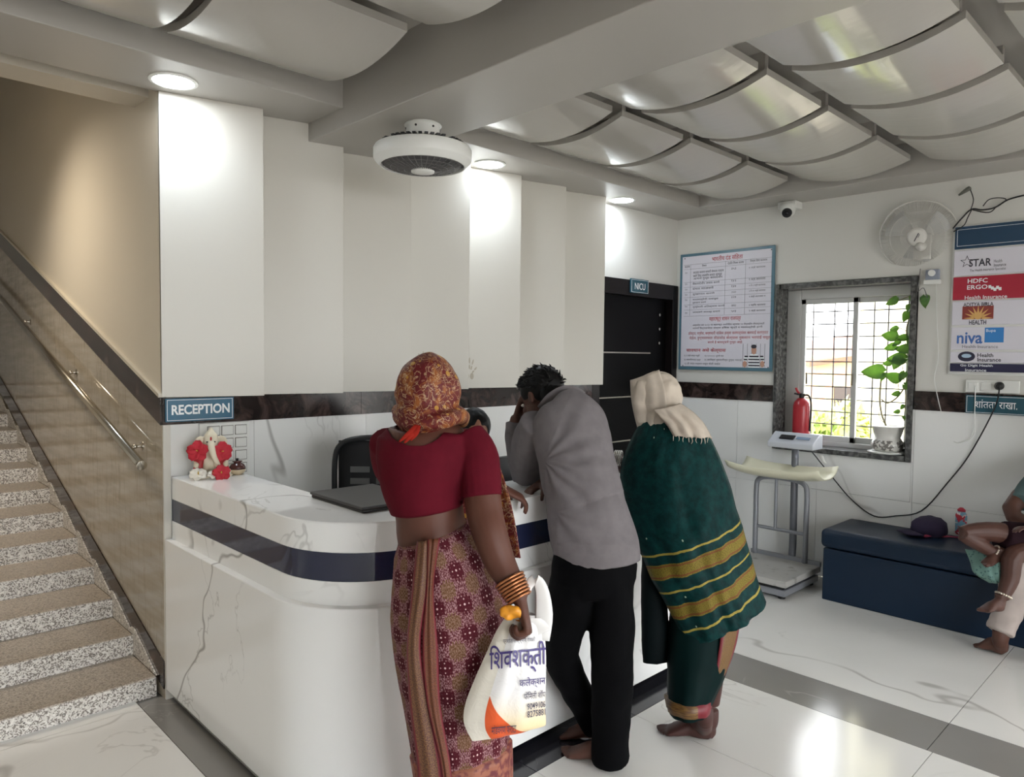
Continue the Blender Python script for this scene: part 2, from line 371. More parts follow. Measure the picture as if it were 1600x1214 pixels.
# ---- ceiling: slab, perimeter soffit, beam, rows of sagging sheets
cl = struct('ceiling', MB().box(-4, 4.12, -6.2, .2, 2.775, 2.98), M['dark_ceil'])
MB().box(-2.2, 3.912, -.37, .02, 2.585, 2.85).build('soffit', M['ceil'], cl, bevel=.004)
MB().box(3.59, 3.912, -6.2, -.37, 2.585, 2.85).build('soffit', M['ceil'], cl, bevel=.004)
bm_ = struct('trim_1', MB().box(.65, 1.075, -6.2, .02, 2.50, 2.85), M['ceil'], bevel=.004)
bm_['label'] = 'wide white beam crossing the ceiling above the counter'
def sheet(x0, x1, y0, y1, ze=2.66, sag=.055):
    n = 14; top = []
    for i in range(n+1):
        t = i/n; top.append((y0+(y1-y0)*t, ze-sag*(1-(2*t-1)**2)-.012*(1-t)))
    poly = top+[(y, z+.028) for y, z in reversed(top)]
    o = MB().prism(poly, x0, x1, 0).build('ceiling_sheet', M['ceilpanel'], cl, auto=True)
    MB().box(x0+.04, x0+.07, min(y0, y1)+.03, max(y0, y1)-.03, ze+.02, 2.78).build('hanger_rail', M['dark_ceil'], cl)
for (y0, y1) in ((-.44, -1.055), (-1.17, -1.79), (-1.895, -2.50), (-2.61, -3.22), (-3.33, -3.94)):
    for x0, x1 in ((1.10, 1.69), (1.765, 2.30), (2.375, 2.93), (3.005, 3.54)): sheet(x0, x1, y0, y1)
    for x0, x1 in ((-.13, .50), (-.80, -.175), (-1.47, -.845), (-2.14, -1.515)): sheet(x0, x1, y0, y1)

# ---- door
dr = tag(thing('door_1', None, None, (3.36, 0, 0)), kind='structure')
for a in ((2.85, 2.93, 0, 2.065), (3.83, 3.9, 0, 2.065)): MB().box(a[0], a[1], -.012, .1, a[2], a[3]).build('door_frame', M['darkwood'], dr, bevel=.004)
MB().box(2.93, 3.83, -.012, .1, 1.95, 2.065).build('door_frame', M['darkwood'], dr, bevel=.004)
leaf = MB().box(2.93, 3.83, .05, .09, 0.005, 1.95).build('door_leaf', mat('black_door_laminate', rgb(5, 4, 4), .4, spec=.12), dr)
for z in (1.53, 1.20, .87, .54):
    MB().box(2.95, 3.62, .046, .05, z-.005, z+.005).build('steel_inlay', M['steel'], leaf)
for z in (1.83, 1.72, 1.61): MB().cyl((3.73, .05, z), (3.73, .04, z), .011).build('steel_stud', M['steel'], leaf)
MB().cyl((3.72, .05, 1.0), (3.72, .0, 1.0), .012).cyl((3.72, .0, 1.0), (3.6, .0, 1.0), .01).build('handle', M['steel'], leaf)

# ---- window
wn = tag(thing('window_1', None, None, (4.0, -1.29, .86)), kind='structure')
Y0, Y1, Z0, Z1 = -1.745, -.83, .855, 2.025
for nm, b in (('stone_jamb', (3.885, 4.10, Y1-.022, Y1+.0, Z0, Z1)), ('stone_jamb', (3.885, 4.10, Y0, Y0+.035, Z0, Z1)), ('stone_lintel', (3.885, 4.10, Y0+.035, Y1-.035, Z1-.035, Z1)), ('stone_sill', (3.87, 4.10, Y0+.035, Y1-.035, Z0, Z0+.035))):
    MB().box(*b).build(nm, M['sillgran'], wn, bevel=.003)
a0, a1, b0, b1 = Y0+.035, Y1-.022, Z0+.035, Z1-.035
for nm, b in (('frame_post', (4.03, 4.09, a1-.10, a1, b0, b1)), ('frame_post', (4.03, 4.09, a0, a0+.03, b0, b1)), ('frame_head', (4.03, 4.09, a0+.03, a1-.10, b1-.07, b1)), ('frame_rail', (4.03, 4.09, a0+.03, a1-.10, b0, b0+.035))):
    MB().box(*b).build(nm, M['alu'], wn, bevel=.004)
mid = -1.325
def sash(y0, y1, x0, x1, pane):
    s = MB().box(x0, x1, y0, y0+.035, b0+.035, b1-.07).box(x0, x1, y1-.035, y1, b0+.035, b1-.07).box(x0, x1, y0, y1, b0+.035, b0+.075).box(x0, x1, y0, y1, b1-.105, b1-.07).build('sash', M['alu'], wn, bevel=.003)
    MB().box((x0+x1)/2-.002, (x0+x1)/2+.002, y0+.035, y1-.035, b0+.075, b1-.105).build('pane', pane, s)
    return s
s1 = sash(mid-.02, a1-.10, 4.035, 4.055, M['glass']); s2 = sash(a0+.03, mid+.02, 4.062, 4.082, M['glass'])
MB().box(4.028, 4.035, a1-.16, a1-.148, 1.32, 1.40).build('latch', M['steel'], s1)
MB().box(4.028, 4.035, mid, mid+.012, 1.32, 1.40).build('latch', M['steel'], s1)
gm = mat('grey_iron_grille', rgb(120, 118, 120), .5, .4)
z = b0+.06
while z < b1-.05: MB().box(4.115, 4.121, a0, a1, z-.004, z+.004).build('grille_bar', gm, wn); z += .0885
for y in (-1.005, -1.155, -1.245, -1.42, -1.51, -1.66): MB().cyl((4.122, y, b0), (4.122, y, b1), .005, seg=8).build('grille_bar', gm, wn)

# ---- the entrance side of the hall, behind the camera
struct('wall_entrance_side', MB().box(-4.2, -4, -6.4, .2, 0, 2.98), M['plaster'])
struct('wall_front', MB().box(-4, -1.9, -6.4, -6.2, 0, 2.98).box(1.9, 4.12, -6.4, -6.2, 0, 2.98).box(-1.9, 1.9, -6.4, -6.2, 2.5, 2.98), M['plaster'])
struct('wall_side', MB().box(-4, -1.95, 0, .2, 0, 2.98), M['plaster'])
struct('wall_right_end', MB().box(3.92, 4.12, -6.2, -5.9, 0, 2.46), M['plaster'])

sl = thing('stairwell_lamp', 'warm round lamp on the sloping stairwell ceiling', 'lamp', (-.85, 1.35, 2.92))
MB().lathe([(.08, 0), (.08, -.012), (.06, -.016), (.01, -.017)], (-.85, 1.35, 2.925), (0, -.3, 1), 28).build('lamp_body', mat('warm_diffuser', (1, .85, .6, 1), .5, emit=((1, .82, .6, 1), 8)), sl, smooth=True)
par(spot('stair_lamp_light', (-.83, 1.3, 2.86), (-.2, 1.0, 0.3), 28, (1, .88, .72), 140, 1.0, .12), sl)

struct('ground_entrance', MB().box(-30, 40, -40, -6.4, -.2, -.12), mat('paved_forecourt', rgb(128, 122, 114), .9))
# ================================================================== OUTSIDE THE WINDOW
g = struct('ground', MB().box(4.3, 40, -30, 40, -.5, -.4), mat('pale_dusty_ground', rgb(190, 180, 160), .9))
ob = thing('neighbour_house', 'low house with brown sheet roof seen through the window', 'building', V(1290, 640, 13))
A = V(1262, 640, 13)
c = V(1296, 600, 13.0); c.z = 0
ux = Vector((RT.x, RT.y, 0)).normalized(); uy = Vector((FW.x, FW.y, 0)).normalized(); uz = Vector((0, 0, 1))
MB().obox(c+uz*.55, ux, uy, uz, .75, 1.2, 1.0).build('wall', mat('tan_house_wall', rgb(205, 170, 130), .8), ob)
MB().add([c+ux*a+uy*b+uz*h for a, b, h in ((-.9, -1.3, 1.45), (1.1, -1.3, 1.75), (1.1, 1.3, 2.0), (-.9, 1.3, 1.7), (-.9, -1.3, 1.37), (1.1, -1.3, 1.67), (1.1, 1.3, 1.92), (-.9, 1.3, 1.62))],
         [(0, 1, 2, 3), (7, 6, 5, 4), (0, 4, 5, 1), (1, 5, 6, 2), (2, 6, 7, 3), (3, 7, 4, 0)]).build('roof', mat('brown_roof_sheet', rgb(132, 96, 78), .8), ob)
MB().obox(c+uz*.75-ux*.25-uy*1.2, ux, uy, uz, .2, .02, .3).build('window', mat('dark_house_window', rgb(70, 60, 56), .4), ob)
wv = thing('parked_car', 'grey parked car seen through the lower part of the window', 'car', V(1283, 660, 9))
c2 = V(1285, 650, 9.0); c2.z = -.4
prof = [(-1.0, .2), (-1.0, .55), (-.7, .62), (-.45, .98), (.35, 1.0), (.75, .62), (1.1, .55), (1.1, .2)]
me_ = MB(); vs = [c2+ux*(a*.6)+uy*b+uz*h for b in (-.75, .75) for a, h in prof]; n = len(prof)
me_.add(vs, [tuple(range(n)), tuple(range(n, 2*n))[::-1]]+[(i, n+i, n+(i+1) % n, (i+1) % n) for i in range(n)]).build('car_body', mat('silver_car_paint', rgb(150, 156, 165), .25, .4), wv)
for s_ in (-.6, .6): MB().cyl(c2+ux*(s_*.6)-uy*.77+uz*.22, c2+ux*(s_*.6)-uy*.6+uz*.22, .22).build('wheel', M['black'], wv)
MB().add([c2+ux*(a*.6)-uy*.76+uz*h for a, h in ((-.42, .64), (-.35, .92), (.28, .94), (.55, .64))], [(0, 1, 2, 3)]).build('side_window', mat('car_glass', rgb(50, 56, 64), .1), wv)
def bush(px, py, d, r, n, lab, col):
    b = thing('garden_bush', lab, 'bush', V(px, py, d)); m = mat('yellow_green_leaf', col, .6)
    mb = MB(); c0 = V(px, py, d); rnd = random.Random(px)
    for _ in range(n):
        dv = Vector((rnd.gauss(0, 1), rnd.gauss(0, 1), rnd.gauss(0, .8))); dv = dv.normalized()*r*rnd.random()**.4
        p = c0+dv; a = Vector((rnd.gauss(0, 1), rnd.gauss(0, 1), rnd.gauss(0, 1))).normalized(); q = a.orthogonal().normalized(); l = .05+.05*rnd.random()
        mb.add([p, p+a*l+q*l*.4, p+a*l*2, p+a*l-q*l*.4], [(0, 1, 2, 3)])
    f = mb.build('foliage', m, b); f['kind'] = 'stuff'
    MB().tube([c0-uz*(c0.z+.4), c0], [.03, .02], seg=8).build('stem', mat('bush_stem', rgb(90, 80, 50), .8), b)
bush(1322, 665, 7.6, .22, 600, 'yellow green bush outside the right half of the left window sash', rgb(205, 212, 130))
bush(1284, 684, 5.9, .16, 400, 'low yellow green bush outside at the window grille bottom', rgb(190, 206, 125))
struct('wall_neighbour', MB().obox(V(1405, 560, 9.0), ux, uy, uz, .46, .1, 3.2), mat('cream_boundary_wall', rgb(240, 234, 200), .8))

# ================================================================== RECEPTION COUNTER
ct = thing('reception_counter', 'white marble reception counter with rounded corner and navy blue stripe', 'counter', (.9, -.9, 0))
def plan(off, inner=.27, xe=2.15, n=14):
    r = .36-off; yF = -1.37+off; P = [(off+.0, -.017)]
    for i in range(n+1):
        a = math.pi+math.pi/2*i/n; P.append((off+r+r*math.cos(a), yF+r+r*math.sin(a)))
    P += [(xe-off, yF), (xe-off, -1.37+.03+inner+.04), (.03+inner+.1, -1.37+.03+inner+.04), (.03+inner, -1.37+.03+inner+.14), (.03+inner, -.017)]
    return P
MB().prism(plan(.035, .2), 0, .05).build('plinth', M['black_gloss'], ct)
MB().prism(plan(.0, .25), .045, .70).build('front_body', M['cmarble'], ct, auto=True, bevel=.003)
MB().prism(plan(.03, .25), .70, .776).build('lower_fascia', M['cmarble'], ct, auto=True)
MB().prism(plan(.033, .25), .774, .870).build('blue_stripe', M['navy'], ct, auto=True)
MB().prism(plan(.03, .27), .868, .966).build('counter_top', M['cmarble'], ct, auto=True, bevel=.004)
MB().prism([(.3, -.03), (.3, -.98), (2.12, -.98), (2.12, -.62), (.75, -.62), (.62, -.03)], .72, .745).build('inner_desk', M['white'], ct, bevel=.003)
MB().box(2.06, 2.10, -1.02, -.62, 0, .72).build('desk_support', M['white'], ct)

# ================================================================== SIGNS, BOARDS
EX, EY, EZ = Vector((1, 0, 0)), Vector((0, 1, 0)), Vector((0, 0, 1))
def txt(mb, body, x0, y0, x1, y1, wall, lift=.001, **k):
    ax, pl = (1, BP) if wall == 'b' else (0, RP)
    c = on((x0+x1)/2, (y0+y1)/2, ax, pl); w = (on(x1, (y0+y1)/2, ax, pl)-on(x0, (y0+y1)/2, ax, pl)).length
    h = (on((x0+x1)/2, y0, ax, pl)-on((x0+x1)/2, y1, ax, pl)).length
    text_into(mb, body, c, EX if wall == 'b' else -EY, EZ, w, h, lift, **k)
def rectb(mb, x0, x1, z0, z1, y, t=.0006): mb.box(x0, x1, y-t, y, z0, z1)
def rectr(mb, y0, y1, z0, z1, x, t=.0006): mb.box(x-t, x, y0, y1, z0, z1)
BP, RP = -.020, 3.878
sg = thing('reception_sign', 'teal wall sign with white letters reading RECEPTION', 'sign', (.155, -.014, 1.25))
MB().box(.008, .302, -.020, -.008, 1.200, 1.300).build('sign_plate', M['teal'], sg, bevel=.002)
m_ = MB()
for a in ((.014, .296, 1.2925, 1.2945), (.014, .296, 1.2055, 1.2075), (.014, .016, 1.2055, 1.2945), (.294, .296, 1.2055, 1.2945)): rectb(m_, *a, -.020)
m_.build('border_line', M['lettering'], sg)
m_ = MB(); text_into(m_, 'RECEPTION', (.157, -.0205, 1.2515), EX, EZ, .25, .043, res=4, bold=.03); m_.build('lettering', M['lettering'], sg)
sg = thing('ward_sign', 'small teal sign reading NICU on the dark door frame', 'sign', (3.355, -.02, 2.015))
MB().box(3.26, 3.48, -.024, -.012, 1.97, 2.075).build('sign_plate', M['tealdark'], sg, bevel=.002)
m_ = MB()
for a in ((3.266, 3.474, 2.067, 2.069), (3.266, 3.474, 1.976, 1.978), (3.266, 3.268, 1.976, 2.069), (3.472, 3.474, 1.976, 2.069)): rectb(m_, *a, -.024)
m_.build('border_line', M['lettering'], sg)
m_ = MB(); text_into(m_, 'NICU', (3.37, -.0245, 2.022), EX, EZ, .13, .048, res=4, bold=.005); m_.build('lettering', M['lettering'], sg)
# hanging header in front of the door leaf top: thin light slit
# silence sign
sg = thing('silence_sign', 'teal sign with white Marathi words low on the dark band at right', 'sign', (3.885, -2.2, 1.24))
MB().box(3.880, 3.892, -2.42, -2.035, 1.187, 1.296).build('sign_plate', M['tealdark'], sg, bevel=.002)
m_ = MB()
for a in ((-2.414, -2.041, 1.288, 1.290), (-2.414, -2.041, 1.193, 1.195), (-2.043, -2.041, 1.193, 1.29), (-2.414, -2.412, 1.193, 1.29)): rectr(m_, *a, 3.880)
m_.build('border_line', M['lettering'], sg)
m_ = MB(); text_into(m_, 'शांतता राखा.', (3.8793, -2.19, 1.246), -EY, EZ, .21, .05, res=3); m_.build('lettering', M['lettering'], sg)

# notice board with the printed table
M['greyprint'] = mat('grey_print', rgb(110, 110, 118), .5)
po = thing('notice_board', 'framed white notice with printed table and striped prisoner picture', 'notice', (3.89, -.424, 1.855))
MB().box(3.888, 3.899, -.814, -.034, 1.405, 2.308).build('border', mat('teal_grey_board', rgb(82, 118, 134), .3), po, bevel=.002)
MB().box(3.886, 3.889, -.792, -.056, 1.43, 2.286).build('print_sheet', M['paper'], po)
RP = 3.886
def PX(cx, cy): return (1050+cx*.18947, 370+cy*.18947)          # enlarged-crop coordinates of the notice
def ptxt(mb, body, x0, y0, x1, y1, **k):
    a = PX(x0, y0); b = PX(x1, y1); txt(mb, body, a[0], a[1], b[0], b[1], 'r', **k)
for t_, q_, bo_ in (('भारतीय दंड संिहता', (330, 146, 582, 196), .01), ('महाराष्ट्र शासन राजपत्र', (305, 660, 565, 700), .008), ('सावधान असे केल्यास', (115, 915, 440, 958), .01), ('डॉक्टर, नर्सेस, कर्मचारी यांचेवर हल्ला करणाऱ्यांवर कारवाई करण्यात', (122, 775, 778, 812), 0), ('येईल, रुग्णालयात तोडफोड केल्यास नुकसान भरपाई वसूल', (130, 815, 800, 850), 0), ('करणे हे कायद्याने गुन्हा आहे.', (292, 855, 580, 885), 0)):
    m_ = MB(); ptxt(m_, t_, *q_, bold=bo_); m_.build('red_line', M['redink'], po)
m_ = MB()
rows = [('अनुक्रम', 'िवषय', 'दंिडत िनयम कलम', 'िशक्षा िकंवा कारावास', 205, 250)]
ptxt(m_, 'कलम', 105, 240, 148, 258); ptxt(m_, 'िवषय', 248, 226, 285, 246); ptxt(m_, 'दंडित िनयम कलम', 460, 200, 592, 224); ptxt(m_, 'िशक्षा िकंवा कारावास', 645, 180, 785, 208)
ptxt(m_, 'कर्तव्य करताना सरकारी सेवकास मारहाण', 175, 272, 425, 302); ptxt(m_, 'करणे िकंवा शासकीय कामात अडथळा', 175, 300, 410, 326); ptxt(m_, 'आणणे गुन्हा कायदेशीर', 175, 325, 415, 352)
for i, (t, y, x1) in enumerate((('बेकायदेशीर जमाव करणे', 380, 390), ('दंगल माजवणे', 424, 342), ('दुखापत करणे', 470, 350), ('मालमत्तेची नासधूस', 515, 380), ('नुकसान करणे', 543, 280), ('गुन्हेगारी अितक्रमण करणे', 575, 430), ('धमकावणे अपशब्द वापरणे', 620, 395))): ptxt(m_, t, 170, y-12, x1, y+10)
for t, y in (('३५३', 262), ('१४३', 362), ('१४७', 408), ('३२३/३३२', 455), ('४२७', 497), ('४४७/४४८', 565), ('५०४', 613)): ptxt(m_, t, 490, y-9, 528, y+9)
for t, y in (('२ वर्षे कारावास', 250), ('१ वर्ष कारावास', 350), ('२ ते ३ वर्षे कारावास', 398), ('३ ते १० वर्षे कारावास', 443), ('२ वर्षे कारावास व', 490), ('१ महिना कारावास', 560), ('२ वर्षे कारावास', 608)): ptxt(m_, t, 635, y-11, 770, y+11)
for y in (300, 392, 437, 480, 523, 577, 630): ptxt(m_, '१०', 108, y-8, 126, y+8)
ptxt(m_, 'अध्यादेश सन २०१० चा महाराष्ट्र अधिनियम क्रमांक ११ वैद्यकीय सेवाव्यक्ती', 160, 712, 750, 734); ptxt(m_, 'आणि वैद्यकसेवा संस्था हिंसक कृत्ये व मालमत्तेची हानी', 160, 738, 735, 760)
ptxt(m_, '१) ३ वर्षे सक्त मजुरी', 100, 970, 228, 990); ptxt(m_, '२) ५००००/- रुपये दंड', 268, 972, 425, 992); ptxt(m_, '३) अजामीनपात्र गुन्हा', 100, 1004, 235, 1024); ptxt(m_, '४) झालेल्या नुकसानीच्या दुप्पट भरपाई', 265, 1004, 572, 1028); ptxt(m_, '५) ही सर्व रक्कम वसूल केली जाईल', 100, 1036, 395, 1058)
def pline(mb, x0, y0, x1, y1, t=.0012):
    a = on(*PX(x0, y0), 0, 3.886); b = on(*PX(x1, y1), 0, 3.886)
    if abs(a.y-b.y) > abs(a.z-b.z): rectr(mb, min(a.y, b.y), max(a.y, b.y), (a.z+b.z)/2-t/2, (a.z+b.z)/2+t/2, 3.886)
    else: rectr(mb, (a.y+b.y)/2-t/2, (a.y+b.y)/2+t/2, min(a.z, b.z), max(a.z, b.z), 3.886)
for yl, yr in ((238, 165), (268, 212), (372, 333), (412, 378), (456, 424), (500, 466), (565, 528), (604, 576), (655, 634)): pline(m_, 98, yl, 828, yr)
for x, y0, y1 in ((150, 230, 650), (436, 200, 642), (602, 188, 636)): pline(m_, x, y0, x, y1)
m_.build('small_print', M['ink'], po)['kind'] = 'stuff'
for k in range(6): pic = MB(); pline(pic, 586+k*36, 882, 582+k*36, 1075, .0025); pic.build('printed_bar', M['greyprint'], po)
def pell(mb, cx, cy, rx, ry, lift=.0015):
    c = on(*PX(cx, cy), 0, 3.886); s_ = .00092; mb.ell(c-EX*lift, -EY, EZ, EX, rx*s_, ry*s_, .0006, 14, 6)
sk = mat('printed_skin', rgb(196, 150, 130), .5)
for q_ in ((676, 935, 22, 34), (600, 1050, 18, 26), (745, 1050, 18, 26)): m_ = MB(); pell(m_, *q_); m_.build('printed_skin', sk, po)
m_ = MB(); pell(m_, 676, 905, 24, 16, .002); m_.build('printed_hair', M['ink'], po)
m_ = MB(); w2 = MB()
for k in range(9):
    y = 968+k*12.5; hw = 46 if k > 2 else 30+k*8
    a = on(*PX(676-hw, y), 0, 3.886); b = on(*PX(676+hw, y+12.5), 0, 3.886); rectr(m_ if k % 2 else w2, b.y, a.y, b.z, a.z, 3.8855)
    if 0 < k < 7:
        for sgn in (-1, 1):
            a = on(*PX(676+sgn*(60+k*3)-14, y), 0, 3.886); b = on(*PX(676+sgn*(60+k*3)+14, y+12.5), 0, 3.886); rectr(m_ if k % 2 else w2, b.y, a.y, b.z, a.z, 3.8855)
m_.build('printed_dark_stripes', M['ink'], po); w2.build('printed_light_stripes', M['lettering'], po)
for cx, cy in ((108, 182), (822, 105), (90, 1062), (793, 1078)): m_ = MB(); pell(m_, cx, cy, 5, 5, .002); m_.build('fixing_screw', M['ink'], po)

# insurer board
ib = thing('insurer_board', 'tall board listing health insurers on stacked plates beside the fan', 'board', (3.895, -2.2, 1.85))
RP = 3.884
def zr(py, px=1492): return on(px, py, 0, 3.89).z
yl, yr = -1.945, -2.46
def plate(nm, y0, y1, m, yy=yl):
    MB().box(3.884, 3.898, yr, yy, zr(y1)+.003, zr(y0)-.003).build(nm, m, ib, bevel=.0015)
m_blue = mat('dark_blue_plate', rgb(38, 66, 92), .3)
plate('header_plate', 355, 391, m_blue)
m_ = MB(); za, zb = zr(358)-.008, zr(388)+.008
for a in ((yr+.01, yl-.012, za-.002, za), (yr+.01, yl-.012, zb, zb+.002), (yl-.014, yl-.012, zb, za)): rectr(m_, *a, 3.884)
m_.build('header_line', M['lettering'], ib)
plate('white_plate', 392, 432, M['paper']); plate('red_plate', 433, 470, mat('red_plate_print', rgb(170, 42, 62), .3)); plate('white_plate', 471, 509, M['paper'])
plate('white_plate', 511, 547, M['paper']); plate('white_plate', 549, 567, M['paper']); plate('navy_plate', 567, 581, mat('navy_plate_print', rgb(44, 44, 74), .3))
plate('backing_edge', 582, 585, M['white'])
MB().box(3.896, 3.9, yr, yl+.012, zr(585), zr(354)).build('backing_board', M['white'], ib)
def ins(t_, q_, m, **k): m_ = MB(); txt(m_, t_, *q_, 'r', **k); m_.build('lettering', m, ib)
ins('STAR', (1514, 404, 1549, 416), M['ink'], bold=.02, res=3)
ins('Health', (1553, 405, 1566, 410), M['ink'])
ins('Insurance', (1553, 411, 1572, 416), M['ink'])
ins('The Health Insurance Specialist', (1515, 419, 1571, 424), M['ink'])
ins('ADITYA BIRLA', (1505, 472.5, 1552, 478.5), M['ink'], bold=.015)
ins('HEALTH', (1514, 500, 1541, 507), M['ink'], bold=.02)
ins('Health', (1527, 552, 1552, 558), M['ink'], bold=.02)
ins('Insurance', (1527, 559, 1564, 565), M['ink'], bold=.02)
ins('HDFC', (1512, 435, 1543, 442), M['lettering'], bold=.015)
ins('ERGO', (1511, 445, 1543, 452), M['lettering'], bold=.015)
ins('Health Insurance', (1507, 461, 1573, 467), M['lettering'], bold=.01)
ins('Go Digit Health', (1500, 569, 1551, 574), M['lettering'], bold=.012)
ins('Insurance', (1508, 576, 1541, 580.5), M['lettering'], bold=.012)
m_ = MB(); sc_ = on(1511, 409, 0, 3.884); P = []
for k in range(10):
    r = (.038 if k % 2 == 0 else .016); a = math.pi/2+k*math.pi/5; P.append((r*math.cos(a), r*math.sin(a)))
m_.add([sc_-EX*.001-EY*(a*f_)+EZ*(b*f_) for f_ in (1, .78) for a, b in P], [(i, (i+1) % 10, 10+(i+1) % 10, 10+i) for i in range(10)]); m_.build('star_outline', M['ink'], ib)
for k in range(5): m_ = MB(); p = on(1546+k*4, 448+((k*7) % 5), 0, 3.884); rectr(m_, p.y-.009, p.y+.005, p.z-.009, p.z+.009, 3.8838); m_.build('logo_block', M['lettering'], ib)
m_ = MB(); txt(m_, 'niva', 1495, 519, 1535, 537, 'r', res=4, bold=.02); m_.build('blue_lettering', mat('blue_ink', rgb(70, 110, 176), .4), ib)
m_ = MB(); txt(m_, 'Health Insurance', 1503, 539, 1559, 544, 'r'); m_.build('grey_lettering', mat('grey_ink', rgb(120, 122, 130), .4), ib)
a = on(1539, 512, 0, 3.884); b = on(1568, 535, 0, 3.884); q = MB(); rectr(q, b.y, a.y, b.z, a.z, 3.884); q.build('blue_square', mat('blue_square_print', rgb(56, 128, 196), .4), ib)
m_ = MB(); txt(m_, 'Bupa', 1541, 514, 1556, 520, 'r', lift=.002); m_.build('square_lettering', M['lettering'], ib)
a = on(1504, 479, 0, 3.884); b = on(1552, 498, 0, 3.884); q = MB(); rectr(q, b.y, a.y, b.z, a.z, 3.884); q.build('sun_panel', mat('maroon_print', rgb(140, 62, 56), .4), ib)
m_ = MB(); s0 = on(1528, 497, 0, 3.884)
for k in range(9):
    a = math.pi*k/8; d_ = -EY*math.cos(a)+EZ*math.sin(a); o_ = d_.cross(EX)
    m_.add([s0-EX*.0012+d_*.02+o_*.008, s0-EX*.0012+d_*.075, s0-EX*.0012+d_*.02-o_*.008], [(0, 1, 2)])
m_.ell(s0-EX*.001+EZ*.012, -EY, EZ, EX, .022, .02, .0005, 14, 6)
m_.build('sun_rays', mat('gold_print', rgb(222, 176, 110), .4), ib)
m_ = MB(); m_.ell(on(1510, 557, 0, 3.883), -EY, EZ, EX, .045, .03, .001, 18, 6); m_.build('oval_logo', mat('dark_oval', rgb(46, 46, 66), .3), ib)
m_ = MB(); m_.ell(on(1510, 556, 0, 3.8818), -EY, EZ, EX, .026, .012, .001, 18, 6); m_.build('oval_inner', mat('pale_blue_print', rgb(170, 195, 215), .3), ib)  # smaller pale blue oval printed over the dark logo oval

# switch board behind the idol
M['greyrecess'] = mat('grey_recess', rgb(120, 116, 110), .6)
sb = thing('switch_plate', 'large white electrical switch plate on the wall under the RECEPTION sign', 'switch', (.26, -.01, 1.06))
MB().box(.150, .376, -.016, 0, .93, 1.186).build('plate', M['white'], sb, bevel=.004)
for i in range(3):
    for j in range(4):
        x, z = .186+i*.062, 1.13-j*.058
        MB().box(x-.0025, x+.0525, -.0168, -.015, z-.0025, z+.0425).build('key_recess', M['greyrecess'], sb)
        MB().box(x, x+.05, -.021, -.016, z, z+.04).build('switch_key', M['white'], sb, bevel=.003)
so = thing('wall_socket', 'white socket plate with two switches above the silence sign', 'socket', (3.89, -2.12, 1.34))
MB().box(3.886, 3.9, -2.30, -2.03, 1.312, 1.385).build('plate', M['white'], so, bevel=.003)
for y in (-2.07, -2.135): MB().box(3.880, 3.886, y-.026, y+.026, 1.325, 1.372).build('switch_key', M['white'], so, bevel=.003)
pl_ = thing('power_plug', 'black round power plug pushed into the white wall socket', 'plug', on(1562, 603, 0, 3.87))
c = on(1562, 603, 0, 3.885); MB().lathe([(.024, 0), (.024, .02), (.016, .035), (.01, .05)], c, (-1, 0, 0)).build('plug_body', M['black'], pl_, auto=True)
def cable(nm, lab, pts, r, m, cat='cable'):
    return tag(MB().tube(pts, [r], seg=8, sub=5).build(nm, m, smooth=True), lab, cat)
cable('power_cable', 'long black power cable sagging along the wall from plug to baby scale', [on(1562, 606, 0, 3.835), on(1553, 640, 0, 3.86), on(1515, 710, 0, 3.888), on(1480, 755, 0, 3.888), on(1440, 798, 0, 3.888), on(1400, 806, 0, 3.888), on(1365, 806, 0, 3.888), on(1330, 780, 0, 3.88), on(1300, 745, 0, 3.86), on(1268, 705, 0, 3.79)], .004, M['black'])
cable('charger_cable', 'thin white cable hanging from the white wall socket', [on(1524, 602, 0, 3.876), on(1523, 640, 0, 3.876), on(1520, 680, 0, 3.885), on(1500, 692, 0, 3.888), on(1490, 690, 0, 3.888)], .0025, M['white'])

# downlights
def downlight(x, y, lab):
    d = thing('ceiling_downlight', lab, 'downlight', (x, y, 2.585), 'round downlights in the soffit')
    MB().lathe([(.092, 0), (.092, -.006), (.078, -.008), (.076, -.002)], (x, y, 2.586), seg=32).build('trim_ring', M['white'], d, auto=True)
    MB().lathe([(.076, 0), (.07, -.006), (.03, -.008)], (x, y, 2.585), seg=32).build('diffuser', M['glow'], d, smooth=True)
    l = spot('downlight_lamp', (x, y, 2.568), (x, y-.02, 0), 2.9, (.70, .85, 1.0), 150, .9, .06); par(l, d)
downlight(.004, -.161, 'lit round downlight above the first panel by the stairs')
downlight(1.728, -.155, 'lit round downlight just right of the round ceiling fan')
downlight(2.992, -.132, 'lit round downlight above the NICU door')

# ceiling fan in a drum
fx, fy = .872, -.66
cf = thing('ceiling_drum_fan', 'round white drum shaped ceiling fan with dark grille under the beam', 'fan', (fx, fy, 2.5))
MB().lathe([(.078, 0), (.082, -.006), (.074, -.012), (.072, -.06), (.078, -.065)], (fx, fy, 2.5), seg=32).build('mount', M['white'], cf, auto=True)
for k in range(6):
    a = k*math.pi/3+.5; MB().cyl((fx+.07*math.cos(a), fy+.07*math.sin(a), 2.478), (fx+.076*math.cos(a), fy+.076*math.sin(a), 2.478), .005, seg=8).build('screw', M['black'], cf)
MB().lathe([(.07, -.06), (.11, -.068), (.195, -.098), (.19, -.104), (.07, -.08)], (fx, fy, 2.5), seg=48).build('vent_cover', M['white'], cf, auto=True)
vs_ = MB()
for k in range(44):
    a = 2*math.pi*k/44
    if k % 11 == 0: continue
    d_ = Vector((math.cos(a), math.sin(a), 0)); e_ = Vector((-math.sin(a), math.cos(a), 0)); n_ = Vector((math.cos(a)*.33, math.sin(a)*.33, .94))
    vs_.obox(Vector((fx, fy, 2.4145))+d_*.168, d_, e_, n_.normalized(), .013, .0075, .0035)
vs_.build('vent_slots', M['black'], cf)['kind'] = 'stuff'
